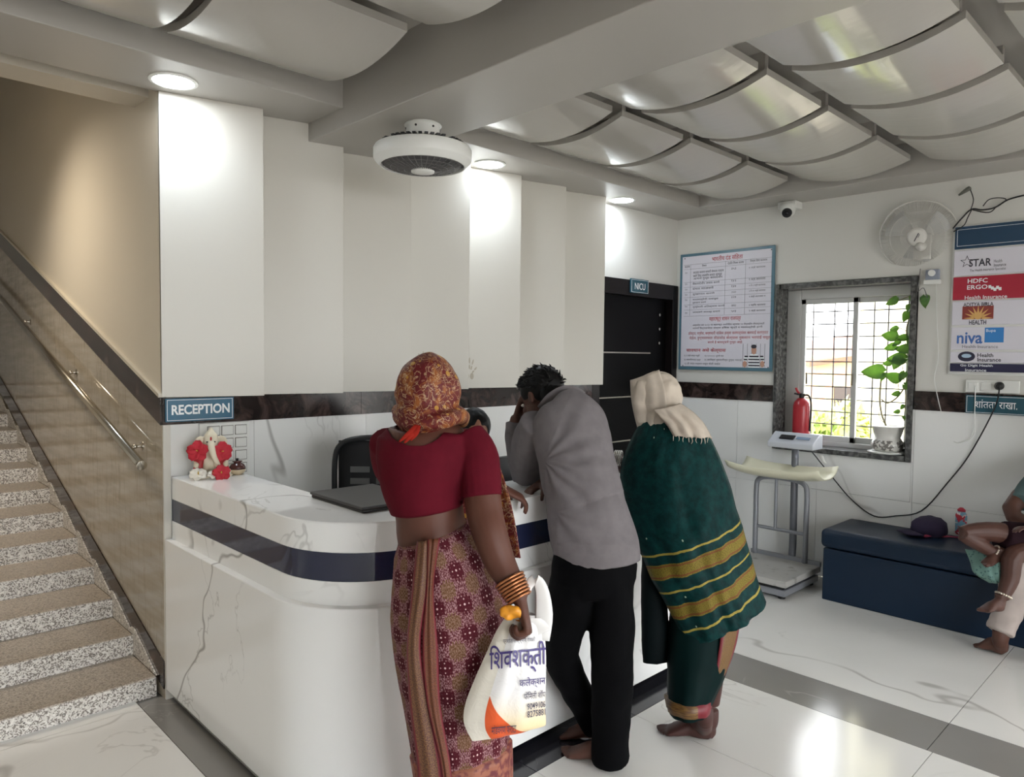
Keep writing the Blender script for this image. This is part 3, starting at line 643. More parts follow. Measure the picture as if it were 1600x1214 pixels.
MB().lathe([(.19, -.097), (.207, -.102), (.213, -.112), (.213, -.150), (.209, -.158), (.186, -.180), (.180, -.180), (.180, -.12)], (fx, fy, 2.5), seg=64).build('drum_ring', M['white'], cf, auto=True)
gd = mat('dark_fan_grille', rgb(74, 72, 74), .35)
MB().lathe([(.181, -.166), (.15, -.182), (.10, -.193), (.052, -.197)], (fx, fy, 2.5), seg=48).build('grille_dish', gd, cf, smooth=True)
gg = MB()
for k in range(36):
    a = 2*math.pi*k/36; d_ = Vector((math.cos(a), math.sin(a), 0)); c0 = Vector((fx, fy, 2.5))
    gg.tube([c0+d_*.18+EZ*-.169, c0+d_*.15+EZ*-.185, c0+d_*.10+EZ*-.196, c0+d_*.052+EZ*-.200], [.0016], seg=5, sub=1)
for r, z in ((.165, -.177), (.14, -.188), (.11, -.194), (.08, -.198)):
    gg.tube([Vector((fx+r*math.cos(a), fy+r*math.sin(a), 2.5+z)) for a in [2*math.pi*k/40 for k in range(41)]], [.0014], seg=5, sub=1, cap=False)
gw_ = gg.build('grille_wires', mat('grille_wire', rgb(110, 108, 108), .35), cf); gw_['kind'] = 'stuff'
MB().lathe([(.052, -.196), (.050, -.206), (.02, -.21)], (fx, fy, 2.5), seg=32).build('hub_cap', M['white'], cf, smooth=True)

# wall fan
wc = V(1434, 368, 4.50); wn_ = (-RT*.55 - UP*.30 - FW*.78).normalized(); wa = wn_.cross(EZ).normalized(); wb_ = wa.cross(wn_)
wf = thing('wall_fan', 'white oscillating wall fan with wire cage beside the window', 'fan', wc)
fw_ = mat('fan_white_plastic', rgb(205, 202, 196), .4)
def wp(r, a, h): return wc+(wa*math.cos(a)+wb_*math.sin(a))*r+wn_*h
cage = MB()
for k in range(100):
    a = 2*math.pi*k/100; cage.tube([wp(.045, a, .062), wp(.12, a, .058), wp(.18, a, .035), wp(.212, a, 0)], [.0014], seg=4, sub=2, cap=False)
cage.build('front_cage', fw_, wf)['kind'] = 'stuff'
cage = MB()
for k in range(48):
    a = 2*math.pi*(k+.5)/48; cage.tube([wp(.05, a, -.075), wp(.14, a, -.07), wp(.20, a, -.03), wp(.212, a, 0)], [.0011], seg=4, sub=2, cap=False)
cage.build('rear_cage', fw_, wf)['kind'] = 'stuff'
MB().tube([wp(.213, 2*math.pi*k/48, 0) for k in range(49)], [.006], seg=8, sub=1, cap=False).build('cage_ring', fw_, wf, smooth=True)
cage = MB()
for r, h in ((.09, .061), (.15, .049)): cage.tube([wp(r, 2*math.pi*k/48, h) for k in range(49)], [.0016], seg=5, sub=1, cap=False)
cage.build('cage_hoops', fw_, wf)
MB().lathe([(.056, .055), (.056, .066), (.04, .074), (.01, .077)], wc, wn_, 32).build('badge_cap', fw_, wf, smooth=True)
bu = (wa*.45-wb_*.9).normalized(); bv = bu.cross(wn_)
bdg = MB().obox(wc+wn_*.0768, bu, bv, wn_, .027, .0028, .0006).obox(wc+wn_*.0768-bv*.008-bu*.012, bu, bv, wn_, .011, .0016, .0006)
bdg.build('badge_print', M['ink'], wf)
for k in range(3):
    a0_ = k*2*math.pi/3+.6; P = []
    for r in (.03, .08, .13, .18):
        row = [wp(r, a0_+t*(1.0 if r > .05 else .6), .02-.04*t) for t in (-.5, -.25, 0, .25, .5)]; P.append(row)
    MB().grid(P).build('blade', mat('fan_blade', rgb(196, 196, 194), .4), wf, smooth=True, solid=.003)
MB().lathe([(.03, .03), (.035, -.05), (.06, -.07), (.062, -.17), (.045, -.2), (.01, -.205)], wc, wn_, 28).build('motor_housing', fw_, wf, auto=True)
mp = Vector((3.9, (wc-wn_*.17).y-.06, (wc-wn_*.17).z-.12))
MB().tube([wc-wn_*.15, wc-wn_*.17-EZ*.06, mp+Vector((-.06, 0, .0)), mp], [.022, .02, .024, .03], seg=12).build('wall_arm', fw_, wf, smooth=True)
MB().box(3.885, 3.9, mp.y-.05, mp.y+.05, mp.z-.08, mp.z+.08).build('wall_bracket', fw_, wf, bevel=.01)
rg = thing('fan_regulator', 'small white fan speed switch on the wall below the fan', 'switch', on(1457, 433, 0, 3.89))
c = on(1457, 430, 0, 3.88); MB().box(3.872, 3.9, c.y-.038, c.y+.038, c.z-.03, c.z+.035).build('housing', mat('blue_grey_plastic', rgb(140, 146, 160), .4), rg, bevel=.004)
MB().box(3.864, 3.9, c.y-.045, c.y+.045, c.z-.055, c.z-.028).build('label_strip', M['white'], rg, bevel=.004)
MB().cyl((3.872, c.y, c.z+.012), (3.856, c.y, c.z+.012), .019).build('knob', M['white'], rg)
cable('hanging_wire', 'thin white wire dangling down the wall under the fan', [on(1463, 442, 0, 3.886), on(1464, 500, 0, 3.89), on(1466, 560, 0, 3.89), on(1460, 590, 0, 3.89), on(1465, 620, 0, 3.885), on(1471, 645, 0, 3.88)], .0022, M['white'])
cable('pull_wire', 'grey wire curling down from fan towards the window edge', [on(1438, 420, 0, 3.87), on(1436, 440, 0, 3.88), on(1434, 455, 0, 3.86), on(1443, 450, 0, 3.86), on(1449, 465, 0, 3.86)], .0025, mat('grey_wire', rgb(120, 118, 116), .5))
# wires above the board
cable('wire_bundle', 'dark wires tangled along the wall above the insurer board', [on(1489, 357, 0, 3.885), on(1502, 342, 0, 3.88), on(1518, 327, 0, 3.88), on(1535, 328, 0, 3.87), on(1555, 324, 0, 3.885), on(1575, 312, 0, 3.89), on(1600, 305, 0, 3.89)], .0045, M['black'])
cable('looped_wire', 'thin dark wire looping beside the wire bundle', [on(1520, 328, 0, 3.87), on(1545, 332, 0, 3.85), on(1558, 322, 0, 3.85), on(1572, 312, 0, 3.86), on(1560, 309, 0, 3.86), on(1545, 312, 0, 3.86), on(1536, 322, 0, 3.865)], .003, M['black'])
cable('short_wire', 'short dark wire dropping from the bundle to the board top', [on(1518, 328, 0, 3.875), on(1512, 340, 0, 3.87), on(1506, 352, 0, 3.88), on(1490, 362, 0, 3.885)], .003, M['black'])
ck = thing('cable_connector', 'small grey cable connector hanging high on the right wall', 'connector', on(1508, 299, 0, 3.88))
MB().tube([on(1498, 305, 0, 3.875), on(1510, 297, 0, 3.87), on(1516, 293, 0, 3.87)], [.006, .013, .012], seg=10).build('plug_shell', mat('grey_plastic', rgb(96, 96, 88), .5), ck, smooth=True)
MB().tube([on(1516, 296, 0, 3.87), on(1521, 312, 0, 3.87), on(1517, 327, 0, 3.875)], [.0028], seg=6).build('lead', M['black'], ck, smooth=True)

# security camera
cc = thing('security_camera', 'white turret security camera with black lens in the ceiling corner', 'camera', (3.86, -.90, 2.585))
b = on(1232, 317, 0, 3.82); MB().box(3.79, 3.90, b.y-.065, b.y+.065, 2.535, 2.585).build('base_box', M['white'], cc, bevel=.008)
c = V(1231, 329, (b-CAM).dot(FW)-.02); MB().lathe([(.048, .045), (.052, .01), (.048, -.015), (.035, -.035), (.015, -.044)], c+EZ*.0, seg=28).build('turret', M['white'], cc, smooth=True)
ld = (CAM-c).normalized(); ld = (ld-EZ*.25-RT*.15).normalized(); MB().lathe([(.033, .02), (.033, .045), (.028, .05), (.01, .05)], c-EZ*.006, ld, 28).build('lens_barrel', M['black'], cc, auto=True)
MB().lathe([(.014, .048), (.01, .054), (.003, .056)], c-EZ*.006, ld, 20).build('lens', mat('lens_glass', rgb(20, 22, 30), .05), cc, smooth=True)

# handrail on the stair wall
hr = thing('stair_handrail', 'round steel handrail fixed along the stair wall on knobbed brackets', 'handrail', (-.06, .2, 1.0))
e0 = on(221, 727, 0, -.055); e1 = on(28, 498, 0, -.055); e2 = e1+(e1-e0)*.5
MB().cyl(e0, e2, .0195, seg=20).build('rail', M['steel'], hr, smooth=True)
dd = (e0-e1).normalized(); MB().lathe([(.0205, -.01), (.0215, .0), (.0215, .004), (.012, .006)], e0, dd, 24).build('end_cap', M['steel'], hr, auto=True)
for px, py in ((222, 697), (120, 582), (48, 503)):
    p = on(px, py, 0, 0.0); k = (p-e0).dot(dd)/dd.dot(dd); q = e0+dd*((p.y-.03-e0.y)/dd.y)
    br = MB().tube([p, Vector((-.045, p.y, p.z)), q], [.006], seg=10).build('bracket', M['steel'], hr, smooth=True)
    MB().lathe([(.02, 0), (.02, .004), (.012, .007)], p, (-1, 0, 0), 18).build('rosette', M['steel'], br)
    MB().ell(p+Vector((-.03, 0, 0)), EX, EY, EZ, .011, .011, .011, 12, 8).build('knob', M['steel'], br, smooth=True)
# ================================================================== THINGS ON AND BEHIND THE COUNTER
CTZ = .966
mred = mat('red_petal', rgb(196, 36, 54), .6); mwhite = mat('white_petal', rgb(232, 226, 214), .6); mivory = mat('ivory_painted_clay', rgb(226, 216, 192), .4)
mredc = mat('red_paint', rgb(178, 44, 48), .45)
def flower(lab, c, n, r, m, group=None, pet=5):
    f = thing('hibiscus_flower', lab, 'flower', c, group); n = Vector(n).normalized(); a = n.orthogonal().normalized(); b = n.cross(a); rnd = random.Random(int(c[0]*1e4))
    for k in range(pet):
        th = 2*math.pi*k/pet+rnd.random()*.3; d = a*math.cos(th)+b*math.sin(th); s_ = n.cross(d); rows = []
        for i in range(5):
            t = i/4; w = r*(.10+.42*math.sin(math.pi*min(t*.8+.12, 1)))
            rows.append([Vector(c)+d*(r*t)+s_*(w*u)+n*(r*(.28*t-.35*t*t+.16*abs(u)*t+.05*math.sin(7*u+k))) for u in (-1, -.5, 0, .5, 1)])
        MB().grid(rows).build('petal', m, f, smooth=True, solid=.0015)
    MB().tube([Vector(c), Vector(c)+n*r*.45], [.003, .002], seg=6).build('pistil', mat('yellow_pistil', rgb(226, 190, 90), .6), f)
gi = on(330, 744, 2, CTZ)
gn = thing('idol_figurine', 'small ivory and red Ganesha idol on the counter end', 'figurine', gi)
dF = (CAM-gi); dF.z = 0; dF.normalize(); dR = Vector((-dF.y, dF.x, 0)); dR = -dR if dR.dot(RT) < 0 else dR   # faces the hall
def I(r, u, f): return gi+dR*r+EZ*u+dF*f
MB().box(gi.x-.075, gi.x+.075, gi.y-.05, gi.y+.05, CTZ, CTZ+.008).build('base_slab', mivory, gn, bevel=.003)
bd = MB()
bd.ell(I(0, .058, 0), dR, dF, EZ, .042, .036, .046); bd.ell(I(0, .095, -.004), dR, dF, EZ, .036, .028, .03)
for s_ in (-1, 1):
    bd.tube([I(s_*.03, .025, 0), I(s_*.065, .02, .02), I(s_*.02, .016, .045)], [.02, .018, .012], seg=10)
    bd.tube([I(s_*.03, .1, 0), I(s_*.06, .085, .005), I(s_*.058, .06, .03)], [.013, .011, .009], seg=10); bd.ell(I(s_*.058, .055, .036), dR, dF, EZ, .012, .01, .013, 10, 8)
bd.build('body', mivory, gn, remesh=.0035, smo=3, smooth=True)
hd = MB(); hd.ell(I(0, .145, .004), dR, dF, EZ, .031, .03, .034); hd.lathe([(.03, 0), (.026, .015), (.014, .03), (.006, .045)], I(0, .165, -.004), seg=16)
for s_ in (-1, 1): hd.ell(I(s_*.042, .145, -.006), (dR*.9+dF*.3*s_).normalized(), (dF*.9-dR*.3*s_).normalized(), EZ, .026, .006, .03)
hd.tube([I(0, .145, .03), I(.004, .12, .046), I(.012, .09, .052), I(.024, .065, .052), I(.03, .052, .05), I(.022, .046, .05), I(.016, .054, .05), I(.022, .06, .05)], [.017, .014, .012, .01, .008, .007, .006, .005], seg=12)
hd.build('head', mivory, gn, remesh=.003, smo=2, smooth=True)
for s_ in (-1, 1): MB().ell(I(s_*.015, .152, .031), dR, dF, EZ, .0045, .003, .003, 10, 6).build('eye', M['black'], gn)
MB().ell(I(0, .165, .03), dR, dF, EZ, .004, .003, .009, 10, 6).build('forehead_mark', mredc, gn)
for s_ in (-1, 1):
    MB().tube([I(s_*.03, .115, .012), I(s_*.046, .085, .02), I(s_*.05, .05, .03), I(s_*.055, .02, .03)], [(.014, .006), (.02, .008), (.018, .008), (.02, .006)], dR, seg=12).build('red_shawl', mredc, gn, smooth=True)
flower('red hibiscus on the left ear of the idol', I(-.052, .115, .034), dF+EZ*.3-dR*.3, .046, mred, 'red hibiscus blooms by the idol')
flower('red hibiscus on the right shoulder of the idol', I(.044, .110, .036), dF+EZ*.2+dR*.3, .043, mred, 'red hibiscus blooms by the idol')
flower('red hibiscus lying on the counter in front of the idol', I(.04, .026, .09), dF*.9+EZ*.5, .037, mred, 'red hibiscus blooms by the idol')
flower('white flower lying at the left foot of the idol', I(-.05, .022, .075), dF*.6+EZ*.8, .036, mwhite, pet=6)
flower('small white flower between the idol and red bloom', I(.008, .02, .085), dF*.6+EZ*.8, .024, mwhite, pet=6)
jc = on(371, 741, 2, CTZ)
jr = thing('small_clay_jar', 'small round brown and cream lidded jar beside the idol', 'jar', jc)
MB().lathe([(.018, 0), (.029, .008), (.035, .02), (.0352, .024)], jc, seg=28).build('cream_base', mat('cream_glaze', rgb(218, 200, 168), .3), jr, smooth=True)
MB().lathe([(.0352, .024), (.034, .034), (.026, .046), (.016, .050), (.015, .054), (.021, .056), (.021, .059), (.008, .06)], jc, seg=28).build('brown_top', mat('brown_glaze', rgb(84, 48, 44), .2), jr, smooth=True)
MB().lathe([(.006, .058), (.005, .066), (.008, .068), (.003, .071)], jc, seg=14).build('lid_knob', M['black'], jr, smooth=True)

# closed dark tablet / laptop
tq = [on(*p, 2, CTZ+.02) for p in ((484, 768), (565, 793))]
t0 = Vector((.254, -1.155, 0)); 
lp = thing('closed_laptop', 'closed dark grey laptop lying on the counter corner', 'laptop', (.42, -.93, CTZ))
P = [on(484, 769, 2, .986), on(566, 794, 2, .986), on(640, 778, 2, .986), on(558, 751, 2, .986)]
ea = (P[1]-P[0]); ea.z = 0; la = ea.length; ea.normalize(); eb = Vector((-ea.y, ea.x, 0)); lb = .27
cc0 = P[0]+ea*la/2+eb*lb/2; cc0.z = 0
MB().obox(cc0+EZ*(CTZ+.006), ea, eb, EZ, la/2-.004, lb/2-.004, .006).build('base', M['black'], lp, bevel=.004)
MB().obox(cc0+EZ*(CTZ+.017), ea, eb, EZ, la/2, lb/2, .005).build('lid', mat('dark_grey_lid', rgb(66, 65, 66), .45), lp, bevel=.003)
# monitor back behind the counter
mo = thing('desk_monitor', 'black monitor standing on the inner desk between two visitors', 'monitor', (1.2, -.86, .745))
MB().box(1.07, 1.47, -.90, -.87, .82, 1.045).build('screen_housing', M['black'], mo, bevel=.006)
MB().box(1.08, 1.46, -.872, -.868, .83, 1.035).build('screen', mat('dark_screen', rgb(20, 24, 34), .1), mo)
MB().cyl((1.27, -.9, .755), (1.27, -.9, .86), .015).build('stand_neck', M['black'], mo)
MB().cyl((1.27, -.9, .745), (1.27, -.9, .757), .08, seg=24).build('stand_foot', M['black'], mo)
# office chair
oc0 = Vector((.82, -.42, 0)); ch = thing('office_chair', 'black mesh office chair pushed behind the counter', 'chair', oc0)
fr = mat('chair_black_plastic', rgb(22, 22, 24), .35); ms = mat('chair_mesh_fabric', rgb(30, 30, 32), .8)
ca = Vector((.75, -.66, 0)).normalized(); cb = Vector((-ca.y, ca.x, 0))     # along the back rest / behind
def K(u, w, z): return oc0+ca*u+cb*w+EZ*z
rp = []
for u, z in ((-.2, .60), (-.215, .8), (-.215, 1.0), (-.19, 1.075), (-.12, 1.105), (0, 1.112), (.12, 1.105), (.19, 1.075), (.215, 1.0), (.215, .8), (.2, .6), (0, .57), (-.2, .6)): rp.append(K(u, .02+.12*(u*u), z))
MB().tube(rp, [.013], seg=10, sub=4).build('back_frame', fr, ch, smooth=True)
rows = [[K(u, .03+.12*u*u+.02*math.sin(z*6), z) for u in (-.2, -.1, 0, .1, .2)] for z in (.6, .7, .8)]
MB().grid(rows).build('back_lower_mesh', ms, ch, smooth=True, solid=.004)
for z in (.85, .905, .96):
    for u in (-.1, .02, .12): MB().grid([[K(u+q, .03+.12*(u+q)**2, z+h) for q in (-.045, 0, .045)] for h in (-.014, .014)]).build('back_slot_mesh', mat('slot_grey', rgb(86, 86, 86), .7), ch, solid=.003)
rows = [[K(u, .036+.12*u*u, z) for u in (-.2, -.1, 0, .1, .2)] for z in (.8, .9, 1.0, 1.06, 1.095)]
MB().grid(rows).build('back_upper_mesh', ms, ch, smooth=True, solid=.004)
MB().obox(K(0, -.22, .47), ca, cb, EZ, .23, .22, .04).build('seat', ms, ch, bevel=.03, bseg=3)
MB().tube([K(0, .04, .6), K(0, .05, .48), K(0, -.1, .42)], [(.03, .01)], seg=10).build('back_bracket', fr, ch)
MB().cyl(K(0, -.2, .08), K(0, -.2, .44), .03).build('gas_column', fr, ch)
for k in range(5):
    a = 2*math.pi*k/5; d_ = ca*math.cos(a)+cb*math.sin(a); b_ = K(0, -.2, 0)
    lg = MB().tube([b_+EZ*.1, b_+d_*.25+EZ*.065], [.02, .014], seg=8).build('base_leg', fr, ch)
    MB().cyl(b_+d_*.25+EZ*.03-d_.cross(EZ)*.015, b_+d_*.25+EZ*.03+d_.cross(EZ)*.015, .03).build('castor', fr, lg)

# ================================================================== WINDOW SILL THINGS
SZ = .892
ec = Vector((3.965, -1.0, SZ)); ec = on(1249, 682, 2, SZ); ec.x = 3.965; ec.y = -1.005
fe = thing('fire_extinguisher', 'red fire extinguisher standing on the window sill', 'fire extinguisher', ec)
MB().lathe([(.052, 0), (.058, .01), (.058, .27), (.05, .30), (.03, .325), (.018, .33)], ec, seg=28).build('cylinder', mat('red_paint_metal', rgb(170, 44, 52), .3), fe, auto=True)
MB().lathe([(.016, .33), (.018, .34), (.02, .36), (.01, .365)], ec, seg=16).build('valve', M['black'], fe, auto=True)
MB().tube([ec+EZ*.35, ec+EZ*.372-EY*-.03, ec+EZ*.40+EY*.045], [(.008, .005)], seg=8).build('lever', mat('red_lever', rgb(160, 40, 48), .4), fe)
MB().tube([ec+EZ*.35, ec+EZ*.355+EY*.03, ec+EZ*.36+EY*.055], [(.008, .004)], seg=8).build('carry_handle', M['black'], fe)
MB().tube([ec+EZ*.345, ec+EZ*.35-EY*.045, ec+EZ*.30-EY*.066, ec+EZ*.2-EY*.066, ec+EZ*.1-EY*.062], [.007], seg=8).build('hose', M['black'], fe, smooth=True)
pc = Vector((3.972, -1.578, SZ))
pp = thing('potted_vine', 'heart leaved vine in a white urn on the window sill', 'plant', pc)
MB().lathe([(.115, 0), (.12, .006), (.10, .012), (.05, .012)], pc, seg=32).build('saucer', M['white'], pp, smooth=True)
def f_pot():
    x, y, z = oc().xyz(); n = nz(pos(), 38, 3, .6); return mix((n.gt(.5))*((z.gt(SZ+.02))*(z.lt(SZ+.085))), rgb(212, 210, 204), rgb(120, 116, 112))
MB().lathe([(.07, .01), (.085, .02), (.098, .045), (.098, .06), (.085, .085), (.075, .10), (.085, .13), (.093, .165), (.097, .172), (.092, .176), (.084, .168)], pc, seg=36).build('urn', mat('patterned_ceramic', rough=.25, fn=f_pot), pp, smooth=True)
MB().lathe([(.084, .16), (.05, .165), (.004, .166)], pc, seg=24).build('soil', mat('dark_soil', rgb(60, 48, 38), .95), pp)
def LX(cx, cy, x): return on(1180+cx*.2801, 400+cy*.2801, 0, x)
mstem = mat('vine_stem', rgb(150, 140, 110), .6)
for pts, r in (([(730, 945), (705, 880), (695, 800), (700, 720), (705, 670)], .006), ([(705, 800), (740, 820), (800, 780), (845, 700), (868, 600), (862, 520), (845, 440), (850, 380), (875, 320)], .005), ([(875, 320), (880, 260), (868, 225), (800, 250), (765, 262)], .003), ([(845, 420), (800, 400), (772, 408)], .0025), ([(830, 920), (838, 780), (826, 650), (818, 560), (840, 480)], .0025), ([(740, 820), (735, 850)], .002), ([(730, 945), (695, 900), (690, 870)], .0025), ([(795, 700), (800, 740), (800, 775)], .0025)):
    MB().tube([LX(x, y, 3.965+.015*math.sin(x)) for x, y in pts], [r], seg=7).build('vine_stem', mstem, pp, smooth=True)
ml = mat('vine_leaf', rough=.4, fn=lambda: mix(nz(pos(), 30, 2).step(.35, .7), rgb(82, 124, 82), rgb(128, 162, 96)), **{'Subsurface Weight': 0.0, 'Transmission Weight': 0.0})
nt = ml.node_tree; tr = nt.nodes.new('ShaderNodeBsdfTranslucent'); tr.inputs[0].default_value = rgb(170, 205, 110); mx = nt.nodes.new('ShaderNodeMixShader'); mx.inputs[0].default_value = .5
nt.links.new(nt.nodes['Principled BSDF'].outputs[0], mx.inputs[1]); nt.links.new(tr.outputs[0], mx.inputs[2]); nt.links.new(mx.outputs[0], nt.nodes['Material Output'].inputs[0])   # Translucent leaf
leaves = [(762, 258, 34, 200), (852, 290, 18, 260), (840, 342, 30, 250), (772, 408, 22, 200), (748, 446, 42, 170), (815, 458, 28, 190), (868, 492, 30, 270), (752, 512, 32, 200), (820, 520, 38, 180), (788, 488, 24, 220), (785, 575, 48, 185), (735, 600, 24, 190), (790, 600, 40, 250), (652, 648, 58, 185), (765, 675, 42, 160), (820, 675, 28, 250), (858, 732, 28, 330), (782, 770, 22, 190), (820, 845, 16, 240), (788, 870, 18, 190), (832, 905, 12, 300), (950, 258, 34, 280), (712, 680, 22, 250), (872, 240, 18, 270)]
for cx, cy, hs, an in leaves:
    L = hs*.2801/238*1.0; c0 = LX(cx, cy, 3.955 if cx < 930 else 3.86); a = math.radians(an); d_ = (-EY*math.cos(a)+EZ*math.sin(a)); nn = (-EX+EZ*.3+EY*.2*math.sin(cx)).normalized(); d_ = (d_-nn*d_.dot(nn)).normalized(); s_ = nn.cross(d_); rows = []
    for i in range(7):
        t = i/6; w = L*.78*(math.sin(math.pi*min(1, t**.6*.97+.03))**.8 if t < 1 else 0); back = .16*L*(1-t)**2
        rows.append([c0+d_*(L*(2*t-1)-back*abs(u)*2.0)+s_*(w*u)+nn*(L*.22*abs(u)-L*.12*t*t) for u in (-1, -.5, 0, .5, 1)])
    MB().grid(rows).build('leaf', ml, pp, smooth=True, solid=.0015)

# ================================================================== BABY SCALE
gy = mat('grey_painted_steel', rgb(142, 144, 150), .4, .3); sx0, sx1, sy0, sy1 = 3.2, 3.72, -1.275, -.785
sc = thing('baby_weighing_scale', 'grey platform scale with cream baby tray and display by the window', 'scale', (3.46, -1.03, 0))
MB().box(sx0, sx1, sy0, sy1, .085, .125).build('platform', mat('worn_grey_plate', rough=.45, fn=lambda: mix(nz(pos(), 14, 4).step(.55, .75), rgb(176, 174, 170), rgb(136, 132, 126))), sc, bevel=.004)
MB().box(sx1-.02, sx1+.005, sy0, sy1, .12, .15).build('platform_lip', gy, sc)
MB().box(sx0+.03, sx1-.02, sy0+.03, sy1-.03, .06, .086).build('load_frame', M['black'], sc)
MB().box(sx0+.02, sx1, sy0+.015, sy1-.015, .022, .062).build('base_frame', gy, sc, bevel=.003)
for x in (sx0+.06, sx1-.05):
    for y in (sy0+.05, sy1-.05): MB().cyl((x, y, 0), (x, y, .024), .022).build('foot', M['black'], sc)
yA, yB = on(1181, 800, 0, 3.7).y, on(1260, 800, 0, 3.7).y
MB().tube([(3.7, yA, .12), (3.7, yA, .4), (3.7, yA, .60), (3.7, yA-.02, .655), (3.7, yA-.08, .675), (3.7, (yA+yB)/2, .68), (3.7, yB+.08, .675), (3.7, yB+.02, .655), (3.7, yB, .60), (3.7, yB, .4), (3.7, yB, .12)], [.017], seg=14, sub=4).build('tray_frame', gy, sc, smooth=True)
MB().cyl((3.7, yA, .32), (3.7, yB, .32), .012).build('cross_bar', gy, sc)
MB().cyl((3.7, yA-.145, .32), (3.7, yA-.145, .70), .011).build('inner_post', gy, sc)
cy_ = on(1240, 800, 0, 3.76).y
MB().tube([(3.74, cy_, .10), (3.76, cy_, .2), (3.76, cy_, .45), (3.76, cy_-.0, .90)], [.024], seg=14).build('column', mat('dark_grey_column', rgb(112, 114, 122), .4, .3), sc, smooth=True)
rows = []
ta, tb = on(1148, 733, 0, 3.58).y, on(1293, 745, 0, 3.58).y
for i in range(17):
    t = i/16; y = ta+(tb-ta)*t; e = abs(2*t-1)**3
    rows.append([Vector((3.44+.31*u, y, .70+.028*e+.055*abs(2*u-1)**2.5+(.014 if u > .9 or u < .1 else 0))) for u in [j/10 for j in range(11)]])
MB().grid(rows).build('baby_tray', M['cream'], sc, smooth=True, solid=.009)
dy0, dy1 = on(1207, 695, 0, 3.72).y, on(1278, 695, 0, 3.72).y; dc = (dy0+dy1)/2
MB().prism([(3.64, .895), (3.80, .895), (3.80, .985), (3.75, .995), (3.64, .93)], dy1, dy0, 1).build('display_housing', mat('silver_plastic', rgb(190, 194, 202), .3), sc, bevel=.006)
nd = Vector((-.5, 0, .86)).normalized(); dv = Vector((.86, 0, .5)).normalized()
MB().obox(Vector((3.692, dc+.04, .966)), -EY, dv, nd, .05, .022, .003).build('display_window', M['black'], sc)
MB().obox(Vector((3.692, dc-.07, .966)), -EY, dv, nd, .045, .012, .002).build('key_strip', mat('blue_grey_keys', rgb(120, 140, 165), .4), sc)
tg = on(1283, 712, 0, 3.7); MB().grid([[tg+Vector((0, .012*j, 0))+Vector((-.004*i, -.01*i, -.02*i+.004*(i-1)**2)) for j in (-1, 0, 1)] for i in range(4)]).build('paper_tag', M['white'], sc, smooth=True, solid=.001)

# ================================================================== BENCH AND WHAT LIES ON IT
blue = mat('navy_leatherette', rgb(15, 34, 54), .4, spec=.3, bump=lambda: (nz(pos(), 60, 3), .15, .004))
bn = thing('storage_bench', 'dark blue leatherette storage bench along the window wall', 'bench', (3.66, -2.0, 0))
MB().box(3.435, 3.885, -2.75, -1.40, .0, .325).build('bench_body', blue, bn, bevel=.008)
MB().box(3.42, 3.885, -2.765, -1.385, .33, .445).build('padded_lid', blue, bn, bevel=.03, bseg=4)
bc = on(1452, 833, 2, .452)
cp = thing('folded_cap', 'dark purple cap lying on the blue bench', 'cap', bc)
mcap = mat('purple_cloth', rgb(44, 34, 62), .85)
MB().lathe([(.09, 0), (.1, .02), (.095, .06), (.07, .085), (.02, .095)], bc, (-.2, .0, 1), 28).build('crown', mcap, cp, smooth=True, disp=lambda p: .008*noise.noise(p*22))
rows = [[bc+(-RT*(.06+.09*t)+Vector((-.25, 0, 0))*.2)+(-FW*.08*u*(1-.25*t))+EZ*(.012-.01*t-.02*u*u) for u in (-1, -.5, 0, .5, 1)] for t in (0, .33, .66, 1)]
for r_ in rows:
    for p in r_: p.z = max(p.z*0+bc.z+.012, bc.z+.008)
MB().grid(rows).build('peak', mcap, cp, smooth=True, solid=.006)
MB().tube([on(1443, 838, 2, .455), on(1460, 836, 2, .46), on(1480, 838, 2, .455), on(1500, 840, 2, .455), on(1512, 842, 2, .455)], [(.012, .004)], EZ.cross(FW), seg=8).build('pink_strap', mat('pink_strap', rgb(150, 44, 74), .7), cp, smooth=True)
wb0 = on(1503, 834, 2, .447); wbm = thing('drink_bottle', 'red and blue patterned drink bottle standing on the blue bench', 'bottle', wb0)
def f_btl():
    n = nz(pos(), 26, 3, .6); c = mix(n.step(.46, .5), rgb(196, 50, 66), rgb(120, 170, 196)); return mix(nz(pos(), 40, 2).step(.6, .64), c, rgb(226, 216, 216))
MB().lathe([(.038, 0), (.043, .01), (.043, .12), (.036, .14)], wb0, seg=24).build('bottle_body', mat('printed_bottle', rough=.35, fn=f_btl), wbm, auto=True)
MB().lathe([(.036, .138), (.037, .15), (.03, .165), (.012, .172)], wb0, seg=24).build('bottle_cap', mat('red_cap', rgb(190, 50, 70), .4), wbm, smooth=True)
# ================================================================== PEOPLE
UPZ = Vector((0, 0, 1)); FH = Vector((FW.x, FW.y, 0)).normalized(); RH = Vector((RT.x, RT.y, 0)).normalized()
def skin(name, c): return mat(name, rough=.5, fn=lambda: mix(nz(pos(), 9, 3).step(.3, .75), c, tuple(x*.82 for x in c[:3])+(1,)), spec=.35)
def cloth(name, c, rough=.8, sc=60, var=.85):
    return mat(name, rough=rough, fn=lambda: mix(nz(pos(), sc*.15, 3).step(.3, .7), c, tuple(x*var for x in c[:3])+(1,)), spec=.08, bump=lambda: (nz(pos(), sc, 4, .6), .12, .004))
def pm(d): return d/FPX                                  # metres per photograph pixel at depth d
def limb(mb, pts, rad, **k):                              # pts: (px, py, depth)
    mb.tube([V(*p) for p in pts], rad, **k)
def frame(fwd, up):
    fwd = Vector(fwd).normalized(); up = Vector(up); up = (up-fwd*up.dot(fwd)).normalized(); return fwd, up, fwd.cross(up)
